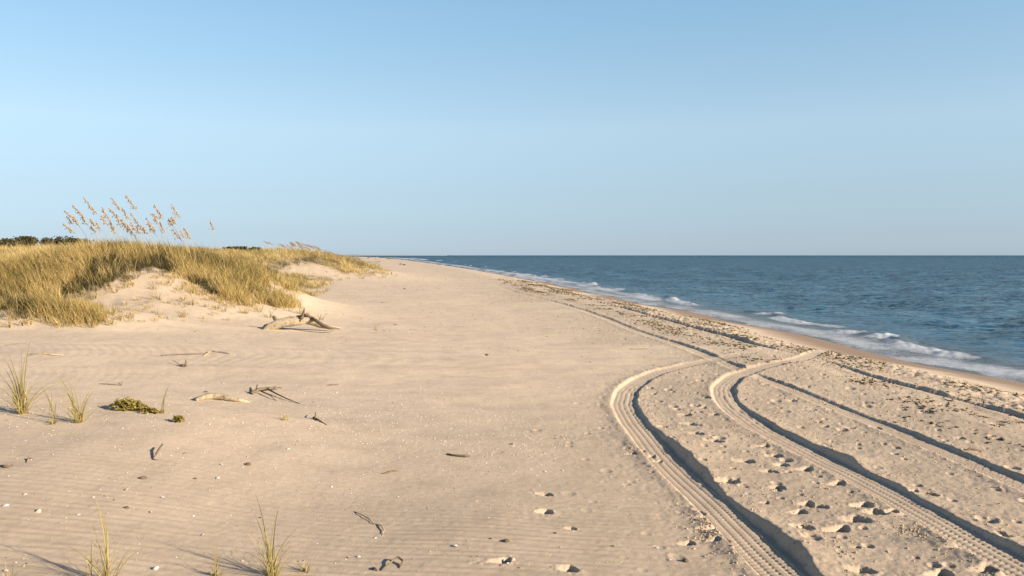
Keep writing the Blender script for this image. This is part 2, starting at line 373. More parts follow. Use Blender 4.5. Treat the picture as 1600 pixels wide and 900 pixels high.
def water_mat():
    m, nt, b = newmat("sea_water"); P = objco(nt)
    mp = N(nt, "ShaderNodeMapping"); mp.inputs["Scale"].default_value = (.75, 1.0, 1); mp.inputs["Rotation"].default_value = (0, 0, R(8)); nt.links.new(P, mp.inputs[0]); Q = mp.outputs[0]
    deep = ramp(nt, tex(nt, .12, 4, .6, Q), [(.35, (.026, .080, .132)), (.65, (.056, .130, .196))])
    mq = N(nt, "ShaderNodeMapping"); mq.inputs["Scale"].default_value = (.36, 1.0, 1); nt.links.new(P, mq.inputs[0])
    dk = ramp(nt, tex(nt, 1.0, 5, .68, mq.outputs[0], .5), [(.38, (.55, .44, .36)), (.47, (1.1, 1.1, 1.1)), (.60, (1.6, 1.5, 1.45))]); deep = mixc(nt, 1.0, deep, dk, 'MULTIPLY')
    shal = mixc(nt, at_(nt, "shallow"), deep, (.16, .125, .085))
    # foam: lace, froth and specks
    f = at_(nt, "foam"); lace = tex(nt, 3.4, 6, .72, P, .6); froth = tex(nt, 14, 4, .7, P, .3)
    lac = mth(nt, 'ADD', mth(nt, 'MULTIPLY', lace, .62), mth(nt, 'MULTIPLY', froth, .38))
    fine = tex(nt, 38, 3, .7, P)
    lac = mth(nt, 'ADD', mth(nt, 'MULTIPLY', lac, .62), mth(nt, 'MULTIPLY', fine, .38))
    ff = mth(nt, 'MULTIPLY_ADD', mth(nt, 'ADD', lac, mth(nt, 'SUBTRACT', f, 1.0)), 8.0, 0.0, clamp=True)
    c = mixc(nt, ff, shal, mixc(nt, 1.0, ramp(nt, fine, [(.35, (.62, .64, .68)), (.6, (.95, .96, .97))]), mixc(nt, mth(nt, 'POWER', f, 3.0, clamp=True), (.38, .42, .48), (.86, .86, .86)), 'MULTIPLY')); nt.links.new(c, b.inputs["Base Color"])
    b.inputs["IOR"].default_value = 1.33; b.inputs["Specular IOR Level"].default_value = .07
    r = mth(nt, 'ADD', .12, mth(nt, 'MULTIPLY', ff, .6)); nt.links.new(r, b.inputs["Roughness"])
    def slope(scale, det, amp):
        n = N(nt, "ShaderNodeTexNoise"); n.inputs["Scale"].default_value = scale; n.inputs["Detail"].default_value = det; n.inputs["Roughness"].default_value = .6; nt.links.new(Q, n.inputs["Vector"])
        v = N(nt, "ShaderNodeVectorMath", operation='SUBTRACT'); nt.links.new(n.outputs["Color"], v.inputs[0]); v.inputs[1].default_value = (.5, .5, .5)
        q = N(nt, "ShaderNodeVectorMath", operation='MULTIPLY'); nt.links.new(v.outputs[0], q.inputs[0]); q.inputs[1].default_value = (amp*.8, amp, 0); return q.outputs[0]
    def vadd(a, b): n = N(nt, "ShaderNodeVectorMath", operation='ADD'); nt.links.new(a, n.inputs[0]); nt.links.new(b, n.inputs[1]); return n.outputs[0]
    sl = vadd(slope(.5, 3, 2.0), slope(2.6, 4, 3.4))
    sc = N(nt, "ShaderNodeVectorMath", operation='SCALE'); nt.links.new(sl, sc.inputs[0]); nt.links.new(mth(nt, 'MULTIPLY_ADD', at_(nt, "chop"), .85, .15), sc.inputs["Scale"])
    nn = N(nt, "ShaderNodeVectorMath", operation='NORMALIZE'); nt.links.new(vadd(N(nt, "ShaderNodeNewGeometry").outputs["Normal"], sc.outputs[0]), nn.inputs[0])
    nt.links.new(nn.outputs[0], b.inputs["Normal"]); b.inputs["Specular IOR Level"].default_value = 0
    lw = N(nt, "ShaderNodeLayerWeight"); lw.inputs[0].default_value = .5; nt.links.new(nn.outputs[0], lw.inputs["Normal"])
    gl = N(nt, "ShaderNodeBsdfGlossy"); nt.links.new(nn.outputs[0], gl.inputs["Normal"]); nt.links.new(r, gl.inputs["Roughness"])
    fac = mth(nt, 'MULTIPLY_ADD', mth(nt, 'POWER', lw.outputs["Facing"], 6.0), .46, .03); fac = mth(nt, 'MULTIPLY', fac, mth(nt, 'SUBTRACT', 1.0, mth(nt, 'MULTIPLY', ff, .8)))
    ms = N(nt, "ShaderNodeMixShader"); nt.links.new(fac, ms.inputs[0]); nt.links.new(b.outputs[0], ms.inputs[1]); nt.links.new(gl.outputs[0], ms.inputs[2]); nt.links.new(ms.outputs[0], nt.nodes["Material Output"].inputs[0])
    return m
def leaf_mat(name, stops, trans=.25, world=False):
    m, nt, b = newmat(name); c = ramp(nt, at_(nt, "tint"), stops); nt.links.new(c, b.inputs["Base Color"])
    b.inputs["Roughness"].default_value = .6
    tr = N(nt, "ShaderNodeBsdfTranslucent"); nt.links.new(c, tr.inputs[0]); mx = N(nt, "ShaderNodeMixShader"); mx.inputs[0].default_value = trans
    nt.links.new(b.outputs[0], mx.inputs[1]); nt.links.new(tr.outputs[0], mx.inputs[2]); nt.links.new(mx.outputs[0], nt.nodes["Material Output"].inputs[0])
    return m
def mottled(name, stops, scale=20, bd=.004, rough=.9):
    m, nt, b = newmat(name); P = objco(nt, False); f = tex(nt, scale, 5, .65, P)
    nt.links.new(ramp(nt, f, stops), b.inputs["Base Color"]); b.inputs["Roughness"].default_value = rough
    if bd: bump(nt, b, f, bd, .8)
    return m
M_sand = sand_mat(); M_water = water_mat()
M_grass = leaf_mat("dune_grass_leaf", [(0, (.050, .045, .026)), (.12, (.11, .088, .035)), (.34, (.33, .245, .085)), (.7, (.55, .405, .155)), (1, (.76, .58, .31))])
M_green = leaf_mat("beach_grass_leaf", [(0, (.20, .175, .065)), (.5, (.38, .30, .095)), (.85, (.54, .43, .18)), (1, (.30, .18, .08))])
M_stem = leaf_mat("oat_stem", [(0, (.42, .31, .15)), (1, (.52, .40, .22))], .1)
M_plume = leaf_mat("oat_seed", [(0, (.48, .31, .14)), (.5, (.66, .45, .23)), (1, (.80, .60, .36))], .35)
M_succ = leaf_mat("sea_rocket_leaf", [(0, (.10, .085, .02)), (.6, (.30, .22, .05)), (1, (.42, .33, .09))], .15)
M_shrub = leaf_mat("shrub_leaf", [(0, (.045, .042, .024)), (1, (.130, .110, .052))], .15)
M_wood = mottled("driftwood", [(.32, (.16, .12, .07)), (.42, (.38, .30, .20)), (.7, (.52, .43, .30))], 14, .02)
M_dark = mottled("dark_wood", [(.3, (.085, .065, .048)), (.6, (.20, .150, .10)), (.8, (.34, .26, .17))], 25, .006)
M_twig = mottled("grey_twig", [(.3, (.13, .105, .085)), (.7, (.28, .22, .17))], 40, .002)
M_shell = mottled("shell_white", [(.3, (.52, .49, .45)), (.7, (.70, .68, .64))], 60, .001, .5)
M_shell2 = mottled("shell_cream", [(.3, (.50, .40, .30)), (.7, (.68, .56, .43))], 60, .001, .6)
M_shell3 = mottled("shell_dark", [(.3, (.05, .05, .055)), (.7, (.14, .12, .11))], 60, .001, .6)
M_weed = leaf_mat("wrack", [(0, (.035, .028, .014)), (.55, (.10, .075, .030)), (1, (.30, .21, .08))], .1)
M_clod = mottled("sand_clod", [(.3, (.40, .29, .195)), (.7, (.50, .37, .25))], 30, .003)
M_far = mottled("far_land", [(.3, (.38, .41, .43)), (.7, (.46, .48, .49))], .002, 0)  # pale grey-blue puts the haze of distance into the land colour

# ------------------------------------------------------------------ ground sheet
def polar(k, r0, fine_lo, fine_hi, step, coarse=2.0, rmax=45000):
    r = [0.05, .8, 1.6, 2.2, r0]
    while r[-1] < rmax: r.append(r[-1] + min(k*r[-1]**2, max(.5*r[-1], .01)))
    r = np.array(r)
    fine = np.arange(fine_lo, fine_hi, step); rest = np.arange(fine_hi, fine_lo+360, coarse)
    th = np.radians(np.concatenate([fine, rest]))          # from +Y, clockwise
    RR, TT = np.meshgrid(r, th, indexing='ij'); x = RR*np.sin(TT); y = RR*np.cos(TT)
    n, m = RR.shape; i = np.arange(n-1)[:, None]*m; j = np.arange(m)[None, :]; j2 = (j+1) % m
    Q = np.stack([(i+j), (i+m+j), (i+m+j2), (i+j2)], -1).reshape(-1, 4)[:, ::-1]
    return x.ravel(), y.ravel(), Q
gx, gy, gq = polar(3.6e-4, 2.8, -41, 41, .055)
gz, tm, rough = detail_z(gx, gy)
me = np_mesh("sand_beach", np.stack([gx, gy, gz], 1), gq)
gs = gx - shore(gy)
wn = .5*noise(gy*.35, gx*0, 61) + .25*noise(gy*1.1, gx*.5, 62)
wet = sstep(-2.9, -.9, gs + wn*.9)
attr(me, "pale", sstep(5.5, 15, gy + .8*gz - .25*gx + 1.5*fbm(gx/4, gy/4, 64, 2))*(1-rough*.5)*(1-.75*sstep(.3, 3, toe_d(gx, gy)))); painted_shade = np.zeros_like(gz)
for (px, py, sx, sy) in ((1000, 700, .22, .42), (1018, 712, .2, .3), (985, 668, .12, .3), (1095, 800, .12, .16), (1108, 826, .16, .22), (1140, 850, .12, .2), (1160, 868, .12, .16), (1440, 845, .3, .14), (1500, 870, .3, .12), (1545, 888, .2, .1), (960, 640, .1, .4)):  # where shadow speckle beside the ruts is painted on
    cx, cy = pix(px, py); m_ = np.hypot(gx-cx, gy-cy) < 1.6
    painted_shade[m_] = np.maximum(painted_shade[m_], np.exp(-((gx[m_]-cx)/sx)**2-((gy[m_]-cy)/sy)**2)*(.75+.5*noise(gx[m_]*14, gy[m_]*14, 66)))
painted_shade = np.clip(painted_shade, 0, 1)*(1-tm)
attr(me, "painted_shade", painted_shade); attr(me, "wet", wet); attr(me, "rough", rough*(1-tm))
# bare faces of the dunes, traced on the land
BARE = [pixs([(60, 480), (100, 463), (140, 452), (170, 443), (200, 431), (228, 420), (258, 422), (290, 435), (318, 449), (338, 462), (372, 476), (420, 488), (462, 498), (480, 512), (480, 545), (172, 545), (176, 512), (160, 494), (130, 484)]),
        pixs([(455, 413), (476, 409), (500, 414), (525, 421), (545, 429), (575, 434), (560, 439), (440, 430), (430, 424)]),
        pixs([(420, 446), (470, 447), (530, 446), (540, 455), (500, 458), (440, 455)])]
GREEN = [(pixs([(425, 428), (470, 429), (518, 433), (524, 444), (500, 448), (430, 449)]), .60), (pixs([(545, 405), (590, 408), (606, 424), (600, 432), (560, 430), (535, 420)]), .55),
         (pixs([(395, 440), (430, 446), (462, 470), (474, 482), (440, 482), (400, 474), (370, 462)]), .62), (pixs([(100, 480), (150, 478), (168, 496), (164, 512), (130, 510), (96, 500)]), .34), (pixs([(430, 450), (500, 447), (520, 452), (505, 458), (440, 456)]), .22)]
def veg_mask(x, y):
    d = toe_d(x, y); v = sstep(-.1, 1.1, d + .7*fbm(x/1.3, y/1.3, 71, 2))
    fm = sstep(20.2, 21.6, y)
    for P in BARE:
        b = inside(x, y, P); e = seg_dist(x, y, P); v = v*np.where(b, np.clip(.38-e*.38, .035, 1), 1)
    for P, k in GREEN:
        b = inside(x, y, P); v = np.where(b, np.maximum(v, k*(.6+.6*noise(x*1.1, y*.6, 72))), v)
    return v*fm
near = gx < 0
veg = np.zeros_like(gz); ii = np.nonzero(near & (gy > 15) & (gx - np.interp(gy, TOE[:12, 1][np.argsort(TOE[:12, 1])], TOE[:12, 0][np.argsort(TOE[:12, 1])]) < 40))[0]
veg[ii] = veg_mask(gx[ii], gy[ii])
attr(me, "veg", veg*.9)
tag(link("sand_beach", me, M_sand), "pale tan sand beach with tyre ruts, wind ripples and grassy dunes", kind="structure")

def ground(x, y):
    z = detail_z(np.array([float(x)]), np.array([float(y)]))[0][0]; return float(z)
def gp(px, py):
    x, y = pix(px, py); return x, y, ground(x, y)

# ------------------------------------------------------------------ sea
wx, wy, wq = polar(3.2e-4, 6.0, -20, 50, .07, 3.0, 60000)
ws = wx - shore(wy); rr = np.hypot(wx, wy)
lowf = 1 - sstep(180, 420, rr)
off = np.clip(ws, 0, 400)
grow = sstep(1.0, 14, ws)
wz = np.zeros_like(wx)
wz += grow*lowf*1.7*(.060*fbm(wx/3.6+wy*.02, wy/4.5, 101, 2) + .085*(.5-np.abs(noise(wx/1.8, wy/1.5, 103)))*(.6+.6*noise(wx/7, wy/6, 108)) + .030*noise(wx*1.5, wy*1.3, 104)*sstep(120, 50, rr) + .012*noise(wx*4, wy*3.5, 107)*sstep(60, 30, rr))
wz += grow*lowf*.05*np.sin(wx*.55 + 1.6*noise(wx/12, wy/14, 105))
foam = np.zeros_like(wx)
# wash on the sand
edge = ws + .35*noise(wy*.5, wx*0, 110) + .15*noise(wy*1.7, wx*.3, 111)
foam = np.maximum(foam, (.60+.08*noise(wx*1.1, wy*.5, 113))*sstep(-.6, .1, edge)*sstep(3.9, 1.0, edge))
foam = np.maximum(foam, .80*np.exp(-((edge-.15)/.18)**2)*(.55+.45*noise(wy*.9, wx*0, 112)))
# small breakers: (pixel, offset from shore, half length, height)
def breaker(y0, off0, hl, h, fm, tilt=0.0):
    global wz, foam
    a = np.exp(-((wy-y0)/hl)**4)
    q = ws - off0 - tilt*(wy-y0) - .35*noise(wy*.45, wy*0, int(y0)+300)
    wz += a*h*.62*(.8+.5*noise(wx*1.3, wy*1.1, 315)+.25*noise(wx*5, wy*4, 316)*sstep(80, 40, rr))*np.exp(-(q/np.where(q < 0, .45, 1.1))**2)
    br = .18+.70*sstep(-.35, .35, noise(wy*.23, wy*0, int(y0)+310)+.5*noise(wy*1.1, wx*.8, 312)+.15)
    foam = np.maximum(foam, a*fm*br*sstep(-1.7, -.2, q)*sstep(.5, -.05, q))
for args in ((19.5, 2.0, 3.4, .07, .98), (27.5, 2.1, 4.0, .14, 1.0), (31.5, 2.5, 2.6, .18, 1.12), (38, 3.0, 4.5, .10, .90), (44.5, 3.4, 3.4, .18, 1.0), (47.5, 6.6, 2.0, .24, .2, -.5), (55, 3.2, 6, .16, .98), (63, 3.4, 5, .22, 1.08),
             (75, 3.6, 8, .18, 1.0), (88, 4.2, 6, .26, 1.1), (104, 4, 9, .2, 1.0), (130, 4.5, 18, .24, 1.0), (175, 6, 30, .26, .98), (240, 9, 40, .3, .95), (36, 9, 2.5, .09, .1)):
    breaker(*args)
farb = np.exp(-((wy-550)/160)**4)*np.exp(-((ws-25+.05*(wy-400))/4)**2); foam = np.maximum(foam, farb*.80)
lin = sstep(42, 60, wy)*np.exp(-((ws-1.4-wy*.012-.5*noise(wy*.12, wy*0, 118))/(1.0+wy*.006))**2)*(.70+.14*noise(wy*.2, ws*.3, 119)); foam = np.maximum(foam, lin)
farb = np.exp(-((wy-900)/300)**4)*np.exp(-((ws-20)/16)**2); foam = np.maximum(foam, farb*.9)
foam = np.maximum(foam, .56*sstep(240, 300, rr)*np.exp(-(ws/14)**2))
wz += np.maximum(foam-.45, 0)*.05*np.abs(noise(wx*5, wy*4, 120))*sstep(90, 40, rr)
lap = .05*sstep(1.5, -.2, ws)*(.5+.5*noise(wy*.4, wx*0, 130))
zz = SEA + wz + lap
zz = np.where(ws < -3, SEA-1.5, np.where(ws < 0, SEA + lap + np.minimum(ws+1.2, 0)*.4, zz))
keepq = np.all(ws[wq] > -3.5, axis=1)
me = np_mesh("sea", np.stack([wx, wy, zz], 1), wq[keepq])
attr(me, "foam", foam); attr(me, "shallow", sstep(4.5, .5, ws)*.75); attr(me, "chop", sstep(.5, 9, ws)*(.35+.65*sstep(20, 160, rr)+.9*sstep(150, 2500, rr)))
tag(link("sea", me, M_water), "blue sea with small waves breaking in foam on the sand", kind="structure")

# ------------------------------------------------------------------ far land on the horizon
def strip(name, x0, x1, Y, px_h, seed, label):
    n = 60; V = []; Fc = []
    for i in range(n+1):
        t = i/n; px = x0+(x1-x0)*t; X, _, _ = at_depth(px, 399, Y)
        top = (399-px_h*(1-t)**.6*(.75+.25*float(noise(np.array(t*14), np.array(0.), seed))))
        Z = at_depth(px, top, Y)[2]
        V += [(X, Y-300, -2), (X, Y, max(Z, -1.5)), (X, Y+700, max(Z*.8, -1.6)), (X, Y+1400, -2)]
    for i in range(n):
        for k in range(3): Fc.append((4*i+k, 4*i+4+k, 4*i+5+k, 4*i+1+k))
    mb = MB(); mb.add(V, Fc); o = mb.build(name, M_far); tag(o, label, kind="structure")
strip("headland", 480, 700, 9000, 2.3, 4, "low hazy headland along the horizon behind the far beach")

# ------------------------------------------------------------------ dune grass (a mass)
def blades_np(P, h, w, az, lean, droop, face, tint, n=4):
    """vectorised flat blades; returns V, Q, tint"""
    m = len(P); p = P.copy(); an = lean.copy(); d = np.stack([np.cos(az), np.sin(az), 0*az], 1); sd = np.stack([np.cos(face), np.sin(face), 0*face], 1)
    up = np.array([0, 0, 1.0]); rows = []
    for i in range(n):
        t = i/(n-1); ww = (w*(1-t**1.5)*.5 + .0008)[:, None]
        rows += [p - sd*ww, p + sd*ww]
        p = p + (d*np.sin(an)[:, None] + up*np.cos(an)[:, None])*(h/(n-1))[:, None]; an = an + droop*(.3+t)/(n-1)*1.6
    V = np.stack(rows, 1).reshape(-1, 3); o = np.arange(m)[:, None]*(2*n)
    Q = np.concatenate([o + np.array([2*i, 2*i+1, 2*i+3, 2*i+2])[None, :] for i in range(n-1)], 0)
    return V, Q, np.repeat(tint, 2*n)
def scatter(nt, x0, x1, y0, y1, per, hh, power=1.0, dens=None, hs=1.0):
    y = y0 * (y1/y0)**(rng.random(nt)**power) if power else rng.uniform(y0, y1, nt)
    x = rng.uniform(x0, x1, nt)
    if dens is not None: x = -(8/1331*0) + x
    v = veg_mask(x, y); keep = rng.random(nt) < np.clip(v*1.3, 0, 1)**1.5
    return x[keep], y[keep], v[keep]
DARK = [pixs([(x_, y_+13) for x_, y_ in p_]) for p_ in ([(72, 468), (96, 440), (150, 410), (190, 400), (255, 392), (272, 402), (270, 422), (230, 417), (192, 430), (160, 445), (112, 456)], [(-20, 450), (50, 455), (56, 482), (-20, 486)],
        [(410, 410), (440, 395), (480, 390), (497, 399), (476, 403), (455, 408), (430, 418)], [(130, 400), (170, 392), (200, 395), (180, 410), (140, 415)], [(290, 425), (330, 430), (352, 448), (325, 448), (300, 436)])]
def make_dune_grass():
    # angular sampling so that far dunes are not denser than they need be
    nt = 26000
    ang = rng.uniform(-.66, -.135, nt); lo, hi = 1/240., 1/20.0
    y = 1/rng.uniform(lo, hi, nt); x = ang*y
    y2 = rng.uniform(20, 44, 16000); x2 = rng.uniform(-24, -6, 16000)
    y3 = rng.uniform(44, 110, 9000); x3 = rng.uniform(-55, -10, 9000)
    x = np.concatenate([x, x2, x3]); y = np.concatenate([y, y2, y3])
    v = veg_mask(x, y)
    patch = fbm(x/2.6, y/2.6, 81, 2)
    keep = rng.random(len(x)) < np.clip(v*1.15*(.75+.7*patch+.3), 0, 1)
    x, y, v, patch = x[keep], y[keep], v[keep], patch[keep]
    per = 15
    T = len(x); D = y
    scale = np.clip(D/26, 1, 6)**.55
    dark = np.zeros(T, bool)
    for P in DARK: dark |= inside(x, y, P) & (rng.random(T) < .85)  # dark tint paints in shade on the dune flanks, with low dark plants
    X = np.repeat(x, per); Y = np.repeat(y, per); S = np.repeat(scale, per); Vv = np.repeat(v, per)
    m = len(X); a0 = rng.uniform(0, 2*np.pi, m); rad = .10*S*np.sqrt(rng.random(m))
    X = X + rad*np.cos(a0); Y = Y + rad*np.sin(a0)
    Z = base_z(X, Y) - .02
    g = sstep(1.0, 3.0, toe_d(X, Y)); Z = Z + g*(.03*noise(X*1.8, Y*1.8, 55))
    h = rng.uniform(.20, .54, m)*np.repeat(rng.uniform(.7, 1.2, T), per)*(.30+.70*np.clip(Vv, 0, 1))*(1+.1*(S-1))
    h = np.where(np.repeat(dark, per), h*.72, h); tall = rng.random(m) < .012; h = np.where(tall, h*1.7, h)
    w = rng.uniform(.006, .011, m)*np.clip(Y/26, 1, 8)**.75
    # wind from the right: blades lean to the left
    az = a0 + rng.normal(0, .5, m); lean = np.abs(rng.normal(.30, .26, m))
    dx = np.cos(az)*np.sin(lean) - .16; dy = np.sin(az)*np.sin(lean); az = np.arctan2(dy, dx); lean = np.hypot(dx, dy)
    droop = rng.uniform(.3, 1.3, m); face = rng.uniform(0, np.pi, m)
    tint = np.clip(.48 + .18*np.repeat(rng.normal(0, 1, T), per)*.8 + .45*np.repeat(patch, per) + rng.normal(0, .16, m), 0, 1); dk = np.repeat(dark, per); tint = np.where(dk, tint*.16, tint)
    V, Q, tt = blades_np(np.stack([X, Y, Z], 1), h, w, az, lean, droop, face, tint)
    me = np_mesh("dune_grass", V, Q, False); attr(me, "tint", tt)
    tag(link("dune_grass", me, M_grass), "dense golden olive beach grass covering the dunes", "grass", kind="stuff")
    print("grass blades", m)
make_dune_grass()

# small tufts that creep from the dunes onto bare sand
def tuft_mesh(name, nb, hh, ww, spread=.9, seed=0, lean_left=.12, n=5, rad=.04):
    random.seed(seed); mb = MB()
    for i in range(nb):
        a = random.uniform(0, 2*math.pi); r = rad*random.random()**.5; l = abs(random.gauss(.15, .28))*spread
        dx = math.cos(a)*math.sin(l)-lean_left; dy = math.sin(a)*math.sin(l)
        mb.blade((r*math.cos(a), r*math.sin(a), -.02), hh*random.uniform(.45, 1), ww*random.uniform(.6, 1.1), math.atan2(dy, dx), math.hypot(dx, dy), random.uniform(.2, .9), n, face=random.uniform(0, math.pi))
    return mb.mesh(name)
TUFT = [tuft_mesh("grass_tuft", 24, .34, .012, 1.3, s, rad=.10) for s in (1, 2, 3)]
for t_ in TUFT: t_.materials.append(M_grass)
tuft_px = [(170, 508), (185, 500), (150, 506), (128, 502), (108, 500), (75, 503), (52, 498), (22, 500), (88, 492), (205, 497), (238, 452), (262, 446), (180, 456), (148, 466), (120, 474), (282, 452), (300, 458), (330, 470), (352, 478), (372, 470), (392, 477),
           (412, 474), (430, 484), (452, 486), (440, 474), (468, 490), (350, 488), (322, 480), (246, 468), (262, 474), (284, 470), (480, 494), (500, 500), (455, 443), (478, 440), (500, 444), (512, 437), (470, 450), (445, 452), (508, 456), (532, 438), (560, 431), (572, 425), (584, 428),
           (594, 424), (604, 430), (556, 421), (580, 417), (590, 419), (545, 436), (525, 432), (610, 429), (566, 436), (598, 434), (618, 432), (430, 458), (405, 488), (385, 490), (300, 476), (215, 470), (195, 478), (140, 512), (100, 509), (40, 508), (12, 512), (338, 484), (420, 496)]
def where(px):
    return "left" if px < 210 else "main" if px < 520 else "far"
lab = {"left": ("sparse grass tuft on the bare sand edge of the low left dune mound", "tufts along the left dune edge"),
       "main": ("small grass tuft rooted in the bare sand slope of the main dune", "tufts on the main dune sand slope"),
       "far": ("small grass tuft on the sand apron below the far dune tip", "tufts on the far dune apron")}
for i, (px, py) in enumerate(tuft_px):
    x, y, z = gp(px, py); o = bpy.data.objects.new("grass_tuft", TUFT[i % 3]); col.objects.link(o); o.location = (x, y, z)
    s = random.uniform(.65, 1.3)*(1 + max(0, y-30)/60); o.scale = (s, s, s*.9); o.rotation_euler = (0, 0, random.uniform(-.6, .6))
    tag(o, lab[where(px)][0], "grass tuft", lab[where(px)][1])

# ------------------------------------------------------------------ sea oats
def oat(tip, bot, Y, seed, extra=0.0):
    rd = random.Random(seed)
    tX, _, tZ = at_depth(tip[0], tip[1], Y); bX, _, bZ = at_depth(bot[0], bot[1], Y)
    baseX = bX + (bX-tX)*.35 + (bZ-(CAMZ-.1))*.24 + .15
    zb = float(base_z(baseX, Y)); root = empty("sea_oat", (baseX, Y, zb))
    B = Vector((0, 0, -.05)); Bt = Vector((bX-baseX, 0, bZ-zb)); Tp = Vector((tX-baseX, 0, tZ-zb))
    P = []; n = 12
    c1 = Vector((B.x*.5+Bt.x*.15, .03, Bt.z*.55))
    for i in range(n):
        t = i/(n-1); P.append(B*(1-t)**2 + c1*2*t*(1-t) + Bt*t*t)
    for i in range(1, 6): P.append(Bt.lerp(Tp, i/5))
    s = MB(); s.tube(P, [.0062-.0034*i/len(P) for i in range(len(P))], 5); s.build("stem", M_stem, root)
    # seed head: flat drooping spikelets hanging on short branchlets
    h = MB(); L = (Tp-Bt).length; ax = (Tp-Bt).normalized()
    nsp = int(85*max(.4, L/.45))
    for i in range(nsp):
        t = i/nsp*1.0; p = Bt.lerp(Tp, t); out = (1-t*.8)*(.55+.45*math.sin(t*17+seed))*.15*rd.uniform(.2, 1.0)
        a = rd.uniform(-math.pi, math.pi); side = Vector((math.cos(a), math.sin(a), 0))
        q = p + side*out + Vector((-.25*out, 0, -out*rd.uniform(.2, 1.0)))
        l = rd.uniform(.032, .056); w = rd.uniform(.014, .024); dn = (Vector((side.x*.5-.3, side.y*.5, -1)).normalized())
        sd = dn.cross(Vector((rd.uniform(-1, 1), rd.uniform(-1, 1), .1))).normalized()
        nn = dn.cross(sd)*.004
        h.add([q-dn*l*.5, q+sd*w, q+dn*l*.6, q-sd*w, q+nn, q-nn], [(0, 1, 4), (1, 2, 4), (2, 3, 4), (3, 0, 4), (1, 0, 5), (2, 1, 5), (3, 2, 5), (0, 3, 5)], rd.random())
        h.tube([p, q], [.0012, .001], 3, cap=False)
    h.build("seed_head", M_plume, root)
    lf = MB(); random.seed(seed)
    for k in range(3): lf.blade((0, 0, 0), rd.uniform(.5, .8), .010, rd.uniform(2, 4.2), rd.uniform(.2, .6), rd.uniform(.4, 1.1), 6)
    lf.build("leaf", M_grass, root)
    return root
OATS = [((101, 329), (120, 345), "lowest full plume at the far left end of the tall row"), ((113, 320), (131, 338), "full plume second along from the left end, between a lower and a taller one"),
        ((131, 308), (150, 333), "large full plume standing high above the left end of the row"), ((159, 323), (172, 344), "plump plume left of the close middle cluster"),
        ((170, 325), (185, 338), "short thick plume inside the middle cluster"), ((175, 309), (187, 327), "tall plume rising over the middle cluster"),
        ((197, 305), (212, 326), "tallest plume of all, leaning left above the dune crest"), ((241, 320), (254, 340), "forked plume right of the crest top, tall and narrow"),
        ((236, 333), (248, 340), "small side plume tucked below the forked one"), ((268, 319), (280, 338), "tall thin plume at the right end of the high row"),
        ((268, 339), (275, 349), "small plume just under the right end one"), ((229, 340), (242, 361), "low spread plume right of the crest centre"),
        ((205, 333), (222, 358), "low long plume under the tallest stalk"), ((99, 349), (115, 362), "lowest leftmost small drooping plume near the grass line"),
        ((142, 354), (148, 361), "tiny plume standing alone low in the left half"), ((172, 346), (177, 358), "tiny plume below the plump one"),
        ((191, 343), (201, 361), "half hidden pale plume in the middle just above the grass"), ((329, 344), (333, 358), "lone thin plume far right of the others"),
        ((269, 357), (281, 372), "short plume half sunk in grass at the right slope"), ((288, 356), (297, 372), "short plume rightmost of the grassy shoulder"),
        ((191, 325), (200, 340), "narrow plume directly below the tallest one")]
for i, (t_, b_, l_) in enumerate(OATS):
    o = oat(t_, b_, 27.2 + (i*37 % 11)*.16, 200+i); tag(o, l_, "sea oat", "tall sea oats on the main dune crest")
ro = random.Random(31)
for i in range(20):
    bx = 115 + 8.9*i + ro.uniform(-4, 4); by = ro.uniform(346, 366) if bx < 285 else ro.uniform(362, 372); ln = ro.uniform(7, 15)
    o = oat((bx-ln*ro.uniform(.35, .65), by-ln), (bx, by), 27 + ro.uniform(0, 2.2), 500+i)
    tag(o, "short thin sea oat stalk half hidden in the grass below the tall plumes", "sea oat", "short thin sea oats on the main dune crest")
# short pale stalks on the crest of the second dune
proto = oat((480, 376), (484, 383), 72.0, 400)
proto_loc = proto.location.copy()
k = 0
for px in [436, 441] + [452 + 2.45*q_ for q_ in range(38)]:
    Y = 71 + (k*29 % 9)*.7; X = at_depth(px, 390, Y)[0]; o = proto if k == 0 else copy_tree(proto)
    o.location = (X, Y, float(base_z(X, Y))); sc = random.uniform(.85, 1.15)*(.95 if 470 < px < 520 else .7 if px > 450 else .9); o.scale = (1.9*sc, 1.9*sc, .72*sc); o.rotation_euler = (0, 0, random.uniform(-.4, .4)); k += 1
    tag(o, "pale short sea oat stalk in the row on the second dune crest", "sea oat", "sea oats on the second dune crest")

